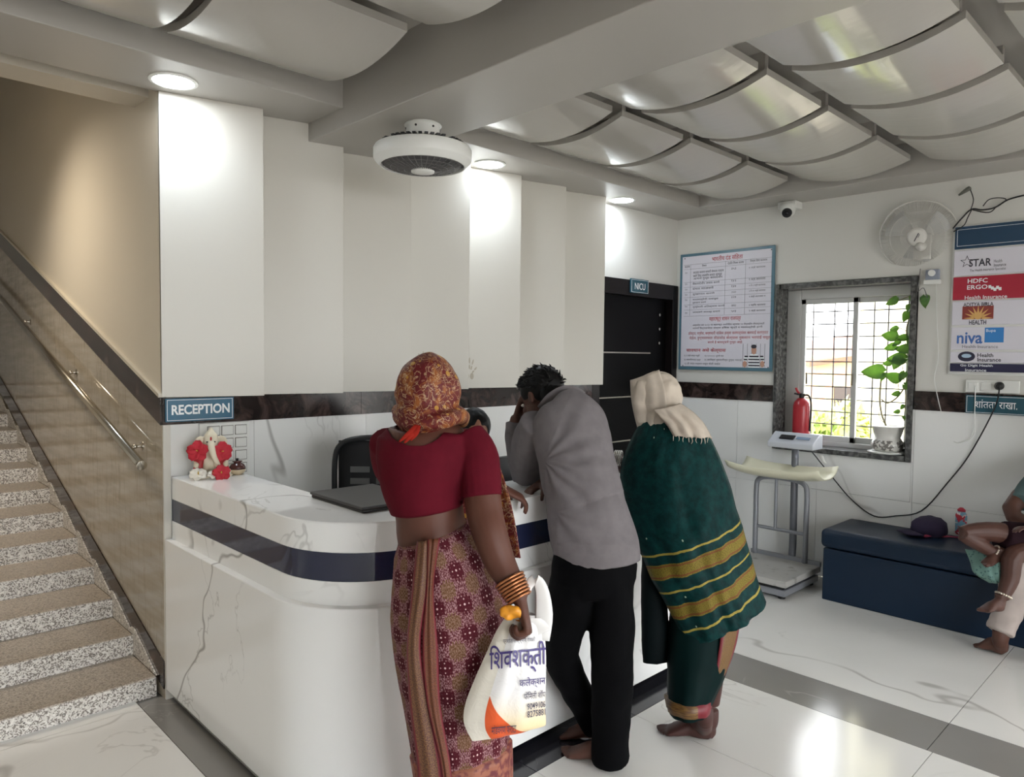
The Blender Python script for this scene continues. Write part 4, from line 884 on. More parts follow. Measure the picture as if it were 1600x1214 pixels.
def head(mb, c, fwd, up, s=1.0):
    f, u, r = frame(fwd, up); c = Vector(c); P = lambda a, b, d: c+(r*a+f*b+u*d)*s
    mb.ell(P(0, -.008, .022), r, f, u, .073*s, .092*s, .09*s); mb.ell(P(0, .03, -.03), r, f, u, .056*s, .058*s, .075*s); mb.ell(P(0, .048, -.082), r, f, u, .03*s, .028*s, .024*s, 14, 8)
    mb.tube([P(0, .084, .022), P(0, .1, -.005), P(0, .108, -.026), P(0, .092, -.036)], [.009*s, .011*s, .016*s, .010*s], seg=10)
    for q in (-1, 1):
        mb.ell(P(q*.014, .094, -.03), r, f, u, .009*s, .009*s, .007*s, 10, 6); mb.ell(P(q*.03, .068, .03), r, f, u, .024*s, .014*s, .01*s, 10, 6)   # nostril, brow
        mb.ell(P(q*.034, .066, -.022), r, f, u, .02*s, .018*s, .02*s, 10, 6)                                                                     # cheek
        mb.ell(P(q*.074, -.006, -.008), (r*.35*q-f*.9).normalized(), r, u, .019*s, .008*s, .031*s, 12, 8)                                         # ear
    mb.ell(P(0, .084, -.056), r, f, u, .022*s, .009*s, .006*s, 10, 6); mb.ell(P(0, .082, -.067), r, f, u, .019*s, .009*s, .006*s, 10, 6)
def eyes(c, fwd, up, parent, s=1.0):
    f, u, r = frame(fwd, up); c = Vector(c)
    for q in (-1, 1):
        e = MB().ell(c+(r*q*.031+f*.077+u*.008)*s, r, f, u, .013*s, .009*s, .0065*s, 12, 8).build('eye', mat('eye_white', rgb(215, 208, 200), .3), parent, smooth=True)
        MB().ell(c+(r*q*.031+f*.084+u*.008)*s, r, f, u, .006*s, .003*s, .006*s, 10, 6).build('iris', mat('iris_dark', rgb(40, 26, 20), .2), e, smooth=True)
def hand(mb, wrist, d, pn, thumb, s=1.0, curl=(20, 25, 15), tcurl=20, spread=5):
    d = Vector(d).normalized(); pn = Vector(pn); pn = (pn-d*pn.dot(d)).normalized(); t = d.cross(pn); t = -t if t.dot(Vector(thumb)) < 0 else t
    w = Vector(wrist)
    mb.tube([w-d*.015*s, w+d*.025*s, w+d*.06*s, w+d*.088*s], [(.024*s, .019*s), (.034*s, .016*s), (.040*s, .014*s), (.036*s, .012*s)], t, seg=16)
    for k, (o, L) in enumerate(((.029, .068), (.010, .077), (-.009, .071), (-.027, .056))):
        b = w+(d*(.082 if k in (1, 2) else .076)+t*o)*s; a = 0; dirv = (d+t*math.tan(math.radians(spread*(1.5-k)))).normalized(); P = [b-dirv*.012*s, b]
        for sg, c_ in zip((.45, .31, .24), curl):
            a += math.radians(c_); dv = dirv*math.cos(a)+pn*math.sin(a); P.append(P[-1]+dv*(L*sg*s))
        mb.tube(P, [.0092*s, .0094*s, .0086*s, .0078*s, .0066*s], seg=10, sub=2)
    b = w+d*.022*s+t*.026*s; d1 = (t*.72+d*.6+pn*.35).normalized(); d2 = (t*.25+d*.85+pn*(.3+tcurl/60)).normalized(); p1 = b+d1*.034*s; p2 = p1+d2*.03*s
    mb.tube([b-d1*.012*s, b, p1, p2, p2+(d2+pn*.3).normalized()*.022*s], [.013*s, .0135*s, .0105*s, .0095*s, .007*s], seg=10, sub=2)
def foot(mb, heel, toe, ankle, s=1.0, inner=1):
    h, t = Vector(heel), Vector(toe); d = (t-h); d.z = 0; L = d.length; d.normalize(); sd = UPZ.cross(d)*inner; z0 = min(h.z, t.z)
    base = Vector((h.x, h.y, z0))
    P = lambda a, b, z: base+d*(a*L)+sd*(b*L)+UPZ*z
    mb.tube([Vector(ankle)+UPZ*.05*s, Vector(ankle), P(.14, 0, .045*s), P(.12, 0, .02*s)], [.034*s, .033*s, .032*s, .024*s], seg=14)
    mb.tube([P(.02, 0, .026*s), P(.2, 0, .038*s), P(.42, .01, .042*s), P(.62, .012, .028*s), P(.78, .012, .018*s)], [(.024*s, .025*s), (.032*s, .036*s), (.034*s, .034*s), (.042*s, .024*s), (.042*s, .015*s)], sd, seg=16)
    mb.tube([Vector(ankle), P(.3, 0, .06*s), P(.55, 0, .036*s)], [.03*s, .028*s, .02*s], seg=12)
    for k, (o, l, r) in enumerate(((.145, 1.0, .0125), (.075, .985, .0092), (.012, .95, .0088), (-.05, .905, .0084), (-.105, .85, .0082))):
        mb.tube([P(.70, o*.85, .018*s), P((.70+l)/2, o, .016*s), P(l-.03, o, .010*s)], [r*s*1.05, r*s, r*s*.85], seg=10, sub=3)
def drop(o, fn, smooth_it=6, solid=.003):                  # trim a garment where fn(co) is true, tidy its edge, give it thickness
    import bmesh
    bm = bmesh.new(); bm.from_mesh(o.data); bmesh.ops.delete(bm, geom=[v for v in bm.verts if fn(v.co)], context='VERTS')
    for _ in range(smooth_it):
        new = {}
        for v in bm.verts:
            be = [e for e in v.link_edges if e.is_boundary]
            if len(be) == 2: new[v] = v.co*.4+(be[0].other_vert(v).co+be[1].other_vert(v).co)*.3
        for v, c in new.items(): v.co = c
    bm.to_mesh(o.data); bm.free(); o.data.update()
def pix(co):
    v = Vector(co)-CAM; w = v.dot(FW); return PCX+FPX*v.dot(RT)/w, PCY-FPX*v.dot(UP)/w
def wrinkle(amp, f=(9, 9, 4), f2=26):
    return lambda p: amp*noise.noise(Vector((p.x*f[0], p.y*f[1], p.z*f[2])))+amp*.35*noise.noise(p*f2)
def ring(y, x0, x1, d, rd):                                # a garment ring measured across the photograph: centre, (half width, half depth)
    return (((x0+x1)/2, y, d), ((x1-x0)/2*pm(d), rd))
def loft(mb, rings, seg=36, sub=4, **k): mb.tube([V(*r[0]) for r in rings], [r[1] for r in rings], RT, seg=seg, sub=sub, **k)
def drape(L, R, bulge, n=24, m=26, wave=0, wk=5, away=-1):  # sheet between two edge curves (px, py, depth), bulging toward the viewer
    def cr(P, t):
        q = t*(len(P)-1); i = min(int(q), len(P)-2); f = q-i; a, b, c, d = P[max(i-1, 0)], P[i], P[i+1], P[min(i+2, len(P)-1)]
        return [.5*(2*b[j]+(c[j]-a[j])*f+(2*a[j]-5*b[j]+4*c[j]-d[j])*f*f+(3*b[j]-a[j]-3*c[j]+d[j])*f**3) for j in range(3)]
    rows = []
    for i in range(n+1):
        t = i/n; l, r = V(*cr(L, t)), V(*cr(R, t)); b = bulge(t) if callable(bulge) else bulge; row = []
        for k in range(m+1):
            s_ = k/m; row.append(l.lerp(r, s_)+FH*away*(b*math.sin(math.pi*s_)**.8+(wave(t) if callable(wave) else wave)*math.sin(2*math.pi*wk*s_+t*1.5)*math.sin(math.pi*s_)))
        rows.append(row)
    return rows

# ---- patterned cloths
def f_saree():
    u, v, _ = uv().xyz(); k = 1/.05; wob = (nz(pos(), 7, 2)-.5)*.12
    a = (u+v*.8)*k*.72+wob; b = (u-v*.8)*k*.72+wob; ca_, cb_ = a.fract()-.5, b.fract()-.5
    r = (ca_*ca_+cb_*cb_).sqrt(); ck = ((a.floor()+b.floor())*.5).fract().gt(.25); grain = nz(vec(u*400, v*160, 0), 1, 2)
    ground = mix(grain.step(.38, .56), rgb(168, 130, 134), rgb(88, 36, 42)); petal = (r+((ca_*26).sin()*(cb_*26).sin())*.10).lt(.41)
    blk = mix(ck, rgb(74, 16, 28), rgb(112, 92, 46)); c = mix(petal*(.95-ck*(.15+grain*.6)), ground, blk)
    dots = (r.lt(.05)).max(((ca_.abs()-.16).abs().max((cb_.abs()-.16).abs())).lt(.028)); return mix(dots*ck.lt(.5)*.9, c, rgb(226, 190, 190))
def f_pallu():
    p = pos(); a = vor(p, 34, 'Distance', 'SMOOTH_F1'); n = nz(p, 22, 4, .6, 1.5); l = 1-(nz(p, 30, 3, .5, 2.)-.5).abs().step(0, .035)
    c = mix(n.step(.47, .68), rgb(92, 22, 26), rgb(142, 84, 38)); c = mix(vor(p, 26).lt(.22), c, rgb(168, 124, 50)); return mix(l*.8, c, rgb(186, 158, 124))
def f_gold(base, alt, k=60):
    def fn():
        u, v, _ = uv().xyz(); t = (v*k).fract(); e = ((u-.5).abs()).gt(.36); z_ = nz(vec(u*10, v*120, 0), 2, 3); c = mix(z_.step(.42, .58), base, alt); return mix(e, c, rgb(112, 26, 38))
    return fn
m_blouse = cloth('maroon_blouse_cotton', rgb(92, 19, 33), .8, 90); m_skin1 = skin('brown_skin', rgb(92, 56, 44))
m_saree = mat('ikat_saree_print', rough=.8, spec=.15, fn=f_saree, bump=lambda: (nz(pos(), 40, 3), .2, .006))
m_pallu = mat('paisley_silk', rough=.55, spec=.3, fn=f_pallu, bump=lambda: (nz(pos(), 30, 3), .3, .006))

# ---------------------------------------------------------------- woman with the carrier bag
p1 = thing('person', 'woman in maroon blouse and patterned sari, headscarf on, holding white carrier bag', 'person', V(705, 1330, 2.13))
b = MB()
hc = V(672, 617, 2.12); head(b, hc, FH*.95+RH*.35-UPZ*.12, UPZ, .95)
limb(b, [(668, 650, 2.13), (662, 672, 2.11), (664, 700, 2.11)], [.048, .05, .06], seg=16)
loft(b, [ring(662, 640, 700, 2.11, .06), ring(674, 614, 728, 2.11, .088), ring(688, 604, 732, 2.11, .106), ring(715, 602, 724, 2.11, .116), ring(760, 608, 718, 2.11, .108), ring(800, 618, 724, 2.11, .10), ring(830, 620, 730, 2.12, .105), ring(870, 628, 742, 2.13, .108), ring(930, 634, 768, 2.13, .12), ring(985, 640, 775, 2.13, .11)])
limb(b, [(728, 692, 2.10), (748, 740, 2.07), (757, 800, 2.03), (766, 835, 2.0), (782, 880, 1.98), (804, 918, 1.95), (812, 936, 1.94)], [.055, .054, .052, .049, .043, .031, .026], seg=18)
hand(b, V(813, 938, 1.94), V(828, 1000, 1.92)-V(813, 938, 1.94), -RT, FW, 1.0, (72, 82, 60), 45, 1)
limb(b, [(610, 690, 2.13), (618, 745, 2.28), (655, 775, 2.42), (730, 765, 2.53), (784, 764, 2.60)], [.05, .048, .043, .035, .026], seg=16)
hand(b, V(786, 764, 2.60), V(822, 781, 2.63)-V(786, 764, 2.60), FW*.2-UPZ, FW*.6+UPZ*.5, .95, (25, 35, 20), 20, 3)
limb(b, [(684, 985, 2.14), (688, 1140, 2.13), (690, 1300, 2.16)], [.07, .048, .038], seg=16); limb(b, [(742, 985, 2.14), (748, 1140, 2.13), (748, 1300, 2.16)], [.07, .048, .038], seg=16)
for px_, q in ((690, 1), (748, -1)):
    an = V(px_, 1310, 2.16); an.z = .07; h_ = an-FH*.03; h_.z = .0; t_ = h_+FH*.22; foot(b, h_, t_, an, .95, q)
b.build('body', m_skin1, p1, remesh=.0055, smo=4, smooth=True)
eyes(hc, FH*.95+RH*.35-UPZ*.12, UPZ, p1, .95)
b = MB()
loft(b, [ring(666, 640, 702, 2.11, .07), ring(674, 603, 737, 2.11, .096), ring(690, 591, 748, 2.11, .116), ring(720, 588, 742, 2.11, .127), ring(760, 597, 730, 2.11, .127), ring(795, 611, 724, 2.11, .118)])
limb(b, [(728, 684, 2.10), (745, 710, 2.08), (750, 745, 2.06), (752, 776, 2.045)], [.058, .061, .060, .0585], seg=20)
limb(b, [(606, 690, 2.12), (612, 730, 2.22), (630, 755, 2.32)], [.055, .056, .056], seg=18)
o = b.build('blouse', m_blouse, p1, remesh=.0045, smo=5, smooth=True, disp=wrinkle(.0022, (12, 12, 10)))
def inneck(co):
    x, y = pix(co); return y < 664+32*math.sqrt(max(0, 1-((x-650)/44)**2)) and abs(x-650) < 44 and (co-V(665, 690, 2.11)).dot(FH) < .03
drop(o, inneck)
# sari: skirt, hanging pleat ends, head cloth and front fall
b = MB()
loft(b, [ring(832, 619, 733, 2.115, .121), ring(856, 614, 753, 2.12, .142), ring(900, 612, 776, 2.125, .156), ring(950, 611, 791, 2.13, .165), ring(1000, 617, 797, 2.13, .160), ring(1060, 626, 797, 2.13, .148), ring(1130, 637, 796, 2.13, .135), ring(1200, 648, 796, 2.13, .13), ring(1260, 655, 796, 2.13, .13), ring(1310, 658, 796, 2.13, .13)], seg=72, sub=6,
     fold=lambda th, t: 1+.012*math.sin(9*th+3*t)*t+.022*t*math.sin(14*th-4*t))
b.build('sari_skirt', m_saree, p1, smooth=True, disp=wrinkle(.005, (10, 10, 5)))
def strip(nm, L, R, m, bul=.012, wv=.004): return MB().grid(drape(L, R, bul, 30, 10, wv, 2)).build(nm, m, p1, smooth=True, solid=.003)
strip('sari_border', [(652, 846, 1.99), (644, 920, 1.955), (636, 1010, 1.955), (640, 1100, 1.965), (652, 1200, 1.97), (656, 1280, 1.97)], [(672, 842, 1.985), (668, 920, 1.95), (657, 1010, 1.95), (672, 1100, 1.96), (690, 1200, 1.965), (694, 1280, 1.965)], mat('gold_maroon_border', rough=.55, fn=f_gold(rgb(116, 82, 48), rgb(80, 40, 34))))
strip('sari_pleat', [(668, 842, 1.98), (667, 920, 1.945), (660, 1010, 1.945), (668, 1100, 1.95), (690, 1200, 1.955), (694, 1280, 1.955)], [(688, 840, 1.985), (677, 920, 1.95), (684, 1010, 1.95), (688, 1100, 1.955), (704, 1200, 1.96), (708, 1280, 1.96)], mat('rust_pleat_border', rough=.6, fn=f_gold(rgb(84, 40, 28), rgb(116, 66, 36), 90)), .008)
b = MB(); loft(b, [ring(1168, 641, 799, 2.13, .140), ring(1200, 646, 800, 2.13, .137), ring(1250, 652, 800, 2.13, .137), ring(1312, 656, 800, 2.13, .137)], seg=72, sub=3, fold=lambda th, t: 1+.012*math.sin(9*th+2)+.02*math.sin(14*th-3)); b.build('sari_hem', mat('pink_gold_hem', rough=.6, fn=lambda: mix(nz(pos(), 55, 3).step(.4, .6), rgb(150, 92, 70), rgb(104, 40, 46))), p1, smooth=True)
b = MB(); f, u, r = frame(FH*.95+RH*.35-UPZ*.05, UPZ)
b.ell(hc+UPZ*.01-f*.012, r, f, u, .092, .104, .112, 28, 18); b.ell(hc-UPZ*.06-f*.03, r, f, u, .088, .09, .08, 24, 14)
b.tube([V(655, 640, 2.04), V(650, 655, 2.03), V(670, 660, 2.02), V(700, 655, 2.04), V(716, 650, 2.1), V(722, 655, 2.18)], [.028, .026, .024, .028, .026, .03], seg=14)
b.tube([V(622, 640, 2.14), V(626, 655, 2.08), V(640, 662, 2.03), V(665, 660, 2.01)], [.02, .021, .019, .018], seg=12)
def f_hood():
    c = f_pallu(); x, y, z = pos().xyz(); dd_ = x*f.x+y*f.y+z*f.z-hc.dot(f)+(z-hc.z)*.18; band = dd_.gt(.012)*dd_.lt(.036); edge = ((dd_-.012).abs().lt(.0025)).max((dd_-.036).abs().lt(.0025))
    c = mix(band*.92, c, rgb(84, 20, 28)); c = mix(dd_.gt(.036)*.5, c, rgb(160, 120, 78)); return mix(edge, c, rgb(166, 120, 74))
m_hood = mat('paisley_silk_bordered', rough=.55, spec=.3, fn=f_hood, bump=lambda: (nz(pos(), 30, 3), .3, .006))
o = b.build('head_cloth', m_hood, p1, remesh=.0045, smo=5, smooth=True, disp=wrinkle(.0075, (16, 16, 9), 34))
drop(o, lambda co: (co-hc).dot(f) > .062+(.02 if co.z < hc.z-.05 else 0) and co.z < hc.z+.10)
MB().grid(drape([(690, 672, 2.24), (690, 740, 2.29), (700, 810, 2.29), (720, 880, 2.28)], [(756, 672, 2.20), (786, 745, 2.22), (802, 805, 2.23), (813, 872, 2.23)], .035, 24, 16, .008, 2, 1)).build('sari_front_fall', m_pallu, p1, smooth=True, solid=.004)
for k, (a_, b_) in enumerate((((652, 664), (632, 692)), ((655, 664), (642, 688)), ((650, 664), (624, 690)))):
    MB().tube([V(*a_, 2.005), V((a_[0]+b_[0])/2+2, (a_[1]+b_[1])/2, 1.985), V(*b_, 1.995)], [(.005, .002), (.007, .002), (.003, .002)], RT, seg=8).build('neck_tie', cloth('orange_tie', rgb(158, 42, 32)), p1, smooth=True)
mb_ = mat('copper_bangle', rgb(176, 116, 78), .3, .7)
ax_ = (V(812, 936, 1.94)-V(797, 908, 1.957)).normalized(); a_ = ax_.orthogonal().normalized(); bb = ax_.cross(a_)
for k in range(7):
    c0 = V(796, 906, 1.957)+ax_*(.009*k); rr = .041-.0012*k
    MB().tube([c0+(a_*math.cos(q)+bb*math.sin(q))*rr*(1+.012*math.sin(20*q)) for q in [2*math.pi*j/36 for j in range(37)]], [.0038], seg=7, sub=1, cap=False).build('bangle', mb_, p1, smooth=True)

# ---- the carrier bag in her hand
bd_ = 1.93
bag = thing('carrier_bag', 'white plastic carrier bag with purple lettering and orange corner in the woman\'s hand', 'bag', V(790, 1160, bd_))
def f_bag():
    u, v, _ = uv().xyz()          # u, v: position on the printed side, 0..1
    n = (nz(pos(), 5, 2)-.5)*.02; c = mix((v+n).step(.15, .5)*1.0, rgb(236, 214, 170), rgb(232, 230, 230))
    tri = (v+n).lt((.86-u)*.72)*(u.gt(.26)); c = mix(tri, c, rgb(222, 92, 44))
    c = mix((u.lt(.26)), c, rgb(224, 218, 206)); return mix(((u.gt(.3))*(u.lt(.62)))*(v.gt(.93)), c, rgb(226, 140, 50))
m_bag = mat('white_polythene', rough=.32, spec=.5, fn=f_bag, bump=lambda: (nz(pos(), 14, 4, .6, 1), .35, .012))
Lb = [(796, 955, 1.965), (776, 985, 1.95), (760, 1020, 1.93), (742, 1060, 1.93), (727, 1100, 1.93), (725, 1130, 1.93), (738, 1158, 1.93)]
Rb = [(842, 962, 1.985), (850, 985, 1.975), (853, 1020, 1.97), (853, 1060, 1.97), (852, 1100, 1.97), (853, 1130, 1.97), (850, 1134, 1.97)]
fr_ = drape(Lb, Rb, lambda t: .047*math.sin(math.pi*min(1, t*.93+.02))**.8+.002, 36, 30, lambda t: .004*(1-t*.5), 3)
bk_ = drape(Lb, Rb, lambda t: .045*math.sin(math.pi*min(1, t*.9+.06))**.6+.004, 36, 30, .003, 3, 1)
MB().grid(fr_, lambda t, s_: (s_, 1-t)).add([p for r_ in bk_ for p in r_], [(i*31+k, (i+1)*31+k, (i+1)*31+k+1, i*31+k+1) for i in range(36) for k in range(30)], [(s_/30, 1-i/36) for i in range(37) for s_ in range(31)]).build('bag_sack', m_bag, bag, smooth=True)
def bagpt(s_, t):
    q, w_ = min(t*36, 35.999), min(s_*30, 29.999); i, k = int(q), int(w_); a = fr_[i][k].lerp(fr_[i][k+1], w_-k); c_ = fr_[i+1][k].lerp(fr_[i+1][k+1], w_-k); return a.lerp(c_, q-i)
def bag_text(body, x0, y0, x1, y1, m, nm, bold=0, slant=0):
    me = textmesh(body, 2, bold=bold); xs_ = [v.co.x for v in me.vertices]; ys_ = [v.co.y for v in me.vertices]; ax0, ax1, ay0, ay1 = min(xs_), max(xs_), min(ys_), max(ys_)
    def T(x, y):                  # photograph pixel -> sheet parameters by scanning the front sheet
        px_ = x0+(x-ax0)/(ax1-ax0)*(x1-x0); py_ = y1-(y-ay0)/(ay1-ay0)*(y1-y0)-slant*(px_-x0); best = None
        t = (py_-950)/200; 
        for _ in range(6):
            t = max(0, min(1, t)); xa, xb = pix(bagpt(0, t))[0], pix(bagpt(1, t))[0]; s_ = max(0, min(1, (px_-xa)/(xb-xa))); t += (py_-pix(bagpt(s_, t))[1])/205
        return bagpt(s_, max(0, min(1, t)))-FW*.006
    mb = MB().add([T(v.co.x, v.co.y) for v in me.vertices], [tuple(p.vertices) for p in me.polygons]); mb.build(nm, m, bag); bpy.data.meshes.remove(me)
m_pur = mat('purple_print', rgb(70, 58, 120), .45); m_inkb = mat('dark_print', rgb(60, 56, 80), .45)
bag_text('ि' 'शवशक्ती', 765, 1008, 853, 1056, m_pur, 'shop_lettering', .010, .10); bag_text('प्रशांत लक्ष्मण गवळी', 786, 996, 836, 1006, m_inkb, 'top_lettering', 0, .06)
bag_text('कलेक्शन', 811, 1058, 852, 1076, m_pur, 'line_lettering', .004, .12); bag_text('फॅिमली शॉप', 818, 1080, 852, 1092, m_inkb, 'line_lettering', .004, .12)
bag_text('9049106', 823, 1098, 852, 1108, m_inkb, 'number_lettering', .01, .16); bag_text('8275881', 823, 1110, 852, 1120, m_inkb, 'number_lettering', .01, .16)
bag_text('मांडवगण फराटा', 768, 1132, 806, 1146, m_inkb, 'bottom_lettering', .006, .10)
MB().tube([V(846, 1000, 1.965), V(850, 960, 1.975), V(846, 920, 1.985), V(834, 905, 1.985), V(822, 925, 1.975)], [(.022, .003), (.024, .003), (.018, .003), (.014, .003), (.010, .003)], RT, seg=10).build('loop_handle', mat('polythene_loop', rgb(226, 224, 222), .35), bag, smooth=True)
kn = MB(); kc = V(797, 957, 1.915)
for k in range(6):
    a = k*1.05; kn.tube([kc, kc+(RT*math.cos(a)+UP*math.sin(a)*.6-FW*.3*math.sin(a*2))*.018, kc+(RT*math.cos(a+.7)+UP*math.sin(a+.7)*.6)*.028], [.009, .010, .005], seg=8)
kn.tube([kc, V(806, 953, 1.91), V(815, 962, 1.915)], [.010, .012, .010], seg=10)
kn.build('knotted_handle', mat('yellow_orange_polythene', rgb(226, 150, 40), .4), bag, smooth=True, remesh=.0035, smo=2)
MB().tube([V(805, 960, 1.945), V(818, 968, 1.955), V(838, 975, 1.965), V(846, 990, 1.96)], [(.012, .003), (.014, .003), (.02, .003), (.03, .003)], RT, seg=10).build('gathered_handle', mat('polythene_white', rgb(230, 228, 226), .35), bag, smooth=True)

# ---------------------------------------------------------------- man in the grey shirt
p2_ = thing('person', 'dark haired man in grey shirt and black trousers leaning on counter, head in hand', 'person', V(955, 1190, 2.66))
m_skin2 = skin('dark_brown_skin', rgb(84, 54, 44)); m_shirt = cloth('grey_shirt_cotton', rgb(116, 111, 113), .85, 200, .9); m_trs = cloth('black_trouser_cloth', rgb(6, 6, 8), .85, 80)
hc2 = V(847, 622, 2.90); hf = FH*.55-RH*.62-UPZ*.55; hu = UPZ*.75+FH*.45-RH*.3
b = MB(); head(b, hc2, hf, hu, 1.0)
b.tube([hc2-Vector(hu).normalized()*.05-Vector(hf).normalized()*.02, V(868, 640, 2.84), V(880, 660, 2.80)], [.052, .054, .065], seg=16)
loft(b, [ring(640, 855, 915, 2.79, .06), ring(660, 838, 948, 2.76, .09), ring(710, 846, 950, 2.72, .10), ring(780, 865, 965, 2.67, .10), ring(850, 880, 985, 2.63, .10), ring(900, 875, 990, 2.62, .10)])
limb(b, [(838, 664, 2.77), (826, 705, 2.88), (822, 742, 2.97), (812, 705, 3.0), (806, 668, 2.99), (808, 652, 2.975)], [.05, .045, .042, .036, .029, .027], seg=16)
hand(b, V(808, 652, 2.975), V(822, 602, 2.94)-V(808, 652, 2.975), RH*.6+FH*-.2, FH+UPZ*.2, 1.0, (12, 20, 15), 10, 4)
limb(b, [(925, 675, 2.76), (915, 720, 2.88), (905, 752, 2.97), (875, 752, 2.90), (852, 752, 2.85)], [.045, .042, .038, .032, .027], seg=16)
hand(b, V(850, 752, 2.85), V(815, 776, 2.80)-V(850, 752, 2.85), -UPZ-FH*.2, -FH*.6-RH*.4, .95, (30, 40, 25), 25, 4)
limb(b, [(948, 900, 2.61), (952, 1040, 2.63), (952, 1165, 2.65)], [.075, .05, .038], seg=16); limb(b, [(897, 900, 2.62), (874, 1012, 2.69), (905, 1085, 2.77), (928, 1125, 2.83)], [.075, .055, .045, .036], seg=16)
an = V(952, 1175, 2.65); an.z = .075; h_ = V(962, 1190, 2.66); h_.z = 0; t_ = on(872, 1180, 2, 0); t_.z = 0; foot(b, h_, t_, an, .95, -1)
an = V(930, 1132, 2.83); an.z = .085; h_ = an+RH*.03; h_.z = 0.0; t_ = h_-RH*.17+FH*.02; foot(b, h_, t_, an, .9, 1)
b.build('body', m_skin2, p2_, remesh=.0055, smo=3, smooth=True)
eyes(hc2, hf, hu, p2_)
# hair
f, u, r = frame(hf, hu); b = MB(); b.ell(hc2+(u*.034-f*.016), r, f, u, .083, .097, .092, 26, 16); b.ell(hc2+(-u*.02-f*.055), r, f, u, .068, .05, .07, 20, 12)
rnd = random.Random(3)
for _ in range(900):
    dv = Vector((rnd.gauss(0, 1), rnd.gauss(0, 1), rnd.gauss(0, 1))).normalized()
    if dv.dot(u)*.7-dv.dot(f)*.7 < -.05: continue
    q = hc2+u*.03-f*.016+(r*dv.dot(r)*.079+f*dv.dot(f)*.093+u*dv.dot(u)*.088); g_ = (dv*.55+u*.35+f*.75+Vector((rnd.gauss(0, .3), rnd.gauss(0, .3), rnd.gauss(0, .3)))).normalized()
    b.tube([q-dv*.005, q+g_*.014, q+(g_+f*.3).normalized()*(.02+.012*rnd.random())], [.0055, .0038, .0008], seg=5, sub=1)
o = b.build('hair', mat('black_hair', rgb(9, 8, 8), .55, spec=.2), p2_, smooth=True)
drop(o, lambda co: (co-hc2).dot(f) > .055 and (co-hc2).dot(u) < .05 or ((co-hc2).dot(u) < -.005 and (co-hc2).dot(f) > -.012 and abs((co-hc2).dot(r)) > .04), 2)
# shirt
b = MB()
loft(b, [ring(628, 858, 908, 2.80, .075), ring(638, 845, 930, 2.78, .09), ring(655, 834, 946, 2.755, .105), ring(700, 836, 957, 2.725, .118), ring(760, 848, 970, 2.68, .122), ring(820, 857, 987, 2.645, .124), ring(860, 864, 999, 2.63, .126), ring(881, 868, 1001, 2.625, .126)], seg=44)
limb(b, [(840, 660, 2.77), (830, 690, 2.84), (824, 725, 2.92), (822, 742, 2.965)], [.066, .076, .074, .062], seg=20)
limb(b, [(822, 744, 2.965), (812, 718, 2.99), (806, 690, 3.0), (805, 668, 2.99)], [.060, .052, .044, .038], seg=18)
limb(b, [(922, 675, 2.76), (914, 718, 2.87), (905, 750, 2.97), (878, 752, 2.91)], [.058, .056, .05, .04], seg=18)
def shirtfold(p):
    x, y = pix(p); w = math.sin((x*.45+y*.8)*.09)*.5+.5
    dx, dy = x-850, y-722; rho = math.hypot(dx, dy); th = math.atan2(dy, dx); q = math.exp(-((rho-55)/50)**2) if -1.2 < th < 1.5 else 0
    dx, dy = x-868, y-800; r2 = math.hypot(dx, dy); t2 = math.atan2(dy, dx); q2 = math.exp(-((r2-70)/55)**2) if -.3 < t2 < 1.5 else 0
    if y > 866: return .001*noise.noise(p*20)
    st = noise.noise(Vector((x*.030-y*.012, y*.010+x*.008, 2.3)))
    return .0042*q*math.sin(th*13+noise.noise(p*8)*2)+(.004 if y < 850 else .001)*q2*math.sin(t2*9+1+noise.noise(p*7)*2)+.007*(abs(st)-.2)+.0035*noise.noise(Vector((p.x*9, p.y*9, p.z*16)))+.001*noise.noise(p*34)
o = b.build('shirt', m_shirt, p2_, remesh=.005, smo=5, smooth=True, disp=shirtfold)
MB().tube([V(846, 640, 2.79), V(862, 622, 2.785), V(885, 612, 2.785), V(908, 620, 2.80), V(912, 640, 2.85)], [(.022, .006), (.024, .007), (.026, .007), (.024, .007), (.02, .006)], UPZ*.8-FH*.2, seg=12).build('collar', m_shirt, p2_, smooth=True)
MB().tube([V(805, 676, 2.99), V(805, 660, 2.988)], [(.041, .04), (.039, .038)], RT, seg=18).build('cuff', m_shirt, p2_, smooth=True)
# trousers
b = MB()
loft(b, [ring(868, 866, 996, 2.625, .118), ring(900, 860, 994, 2.62, .120), ring(925, 868, 990, 2.62, .10)])
limb(b, [(952, 905, 2.62), (955, 960, 2.62), (956, 1040, 2.63), (955, 1110, 2.645), (953, 1160, 2.655), (955, 1186, 2.66)], [(.088, .105), (.084, .092), (.078, .082), (.072, .076), (.068, .073), (.072, .076)], side=RT, seg=22)
limb(b, [(898, 905, 2.62), (888, 955, 2.635), (877, 1005, 2.685), (882, 1040, 2.715), (905, 1085, 2.77), (930, 1132, 2.84)], [(.09, .105), (.083, .088), (.070, .078), (.064, .072), (.058, .062), (.054, .056)], side=RT, seg=22)
b.build('trousers', m_trs, p2_, remesh=.0055, smo=5, smooth=True, disp=wrinkle(.006, (10, 10, 12)))

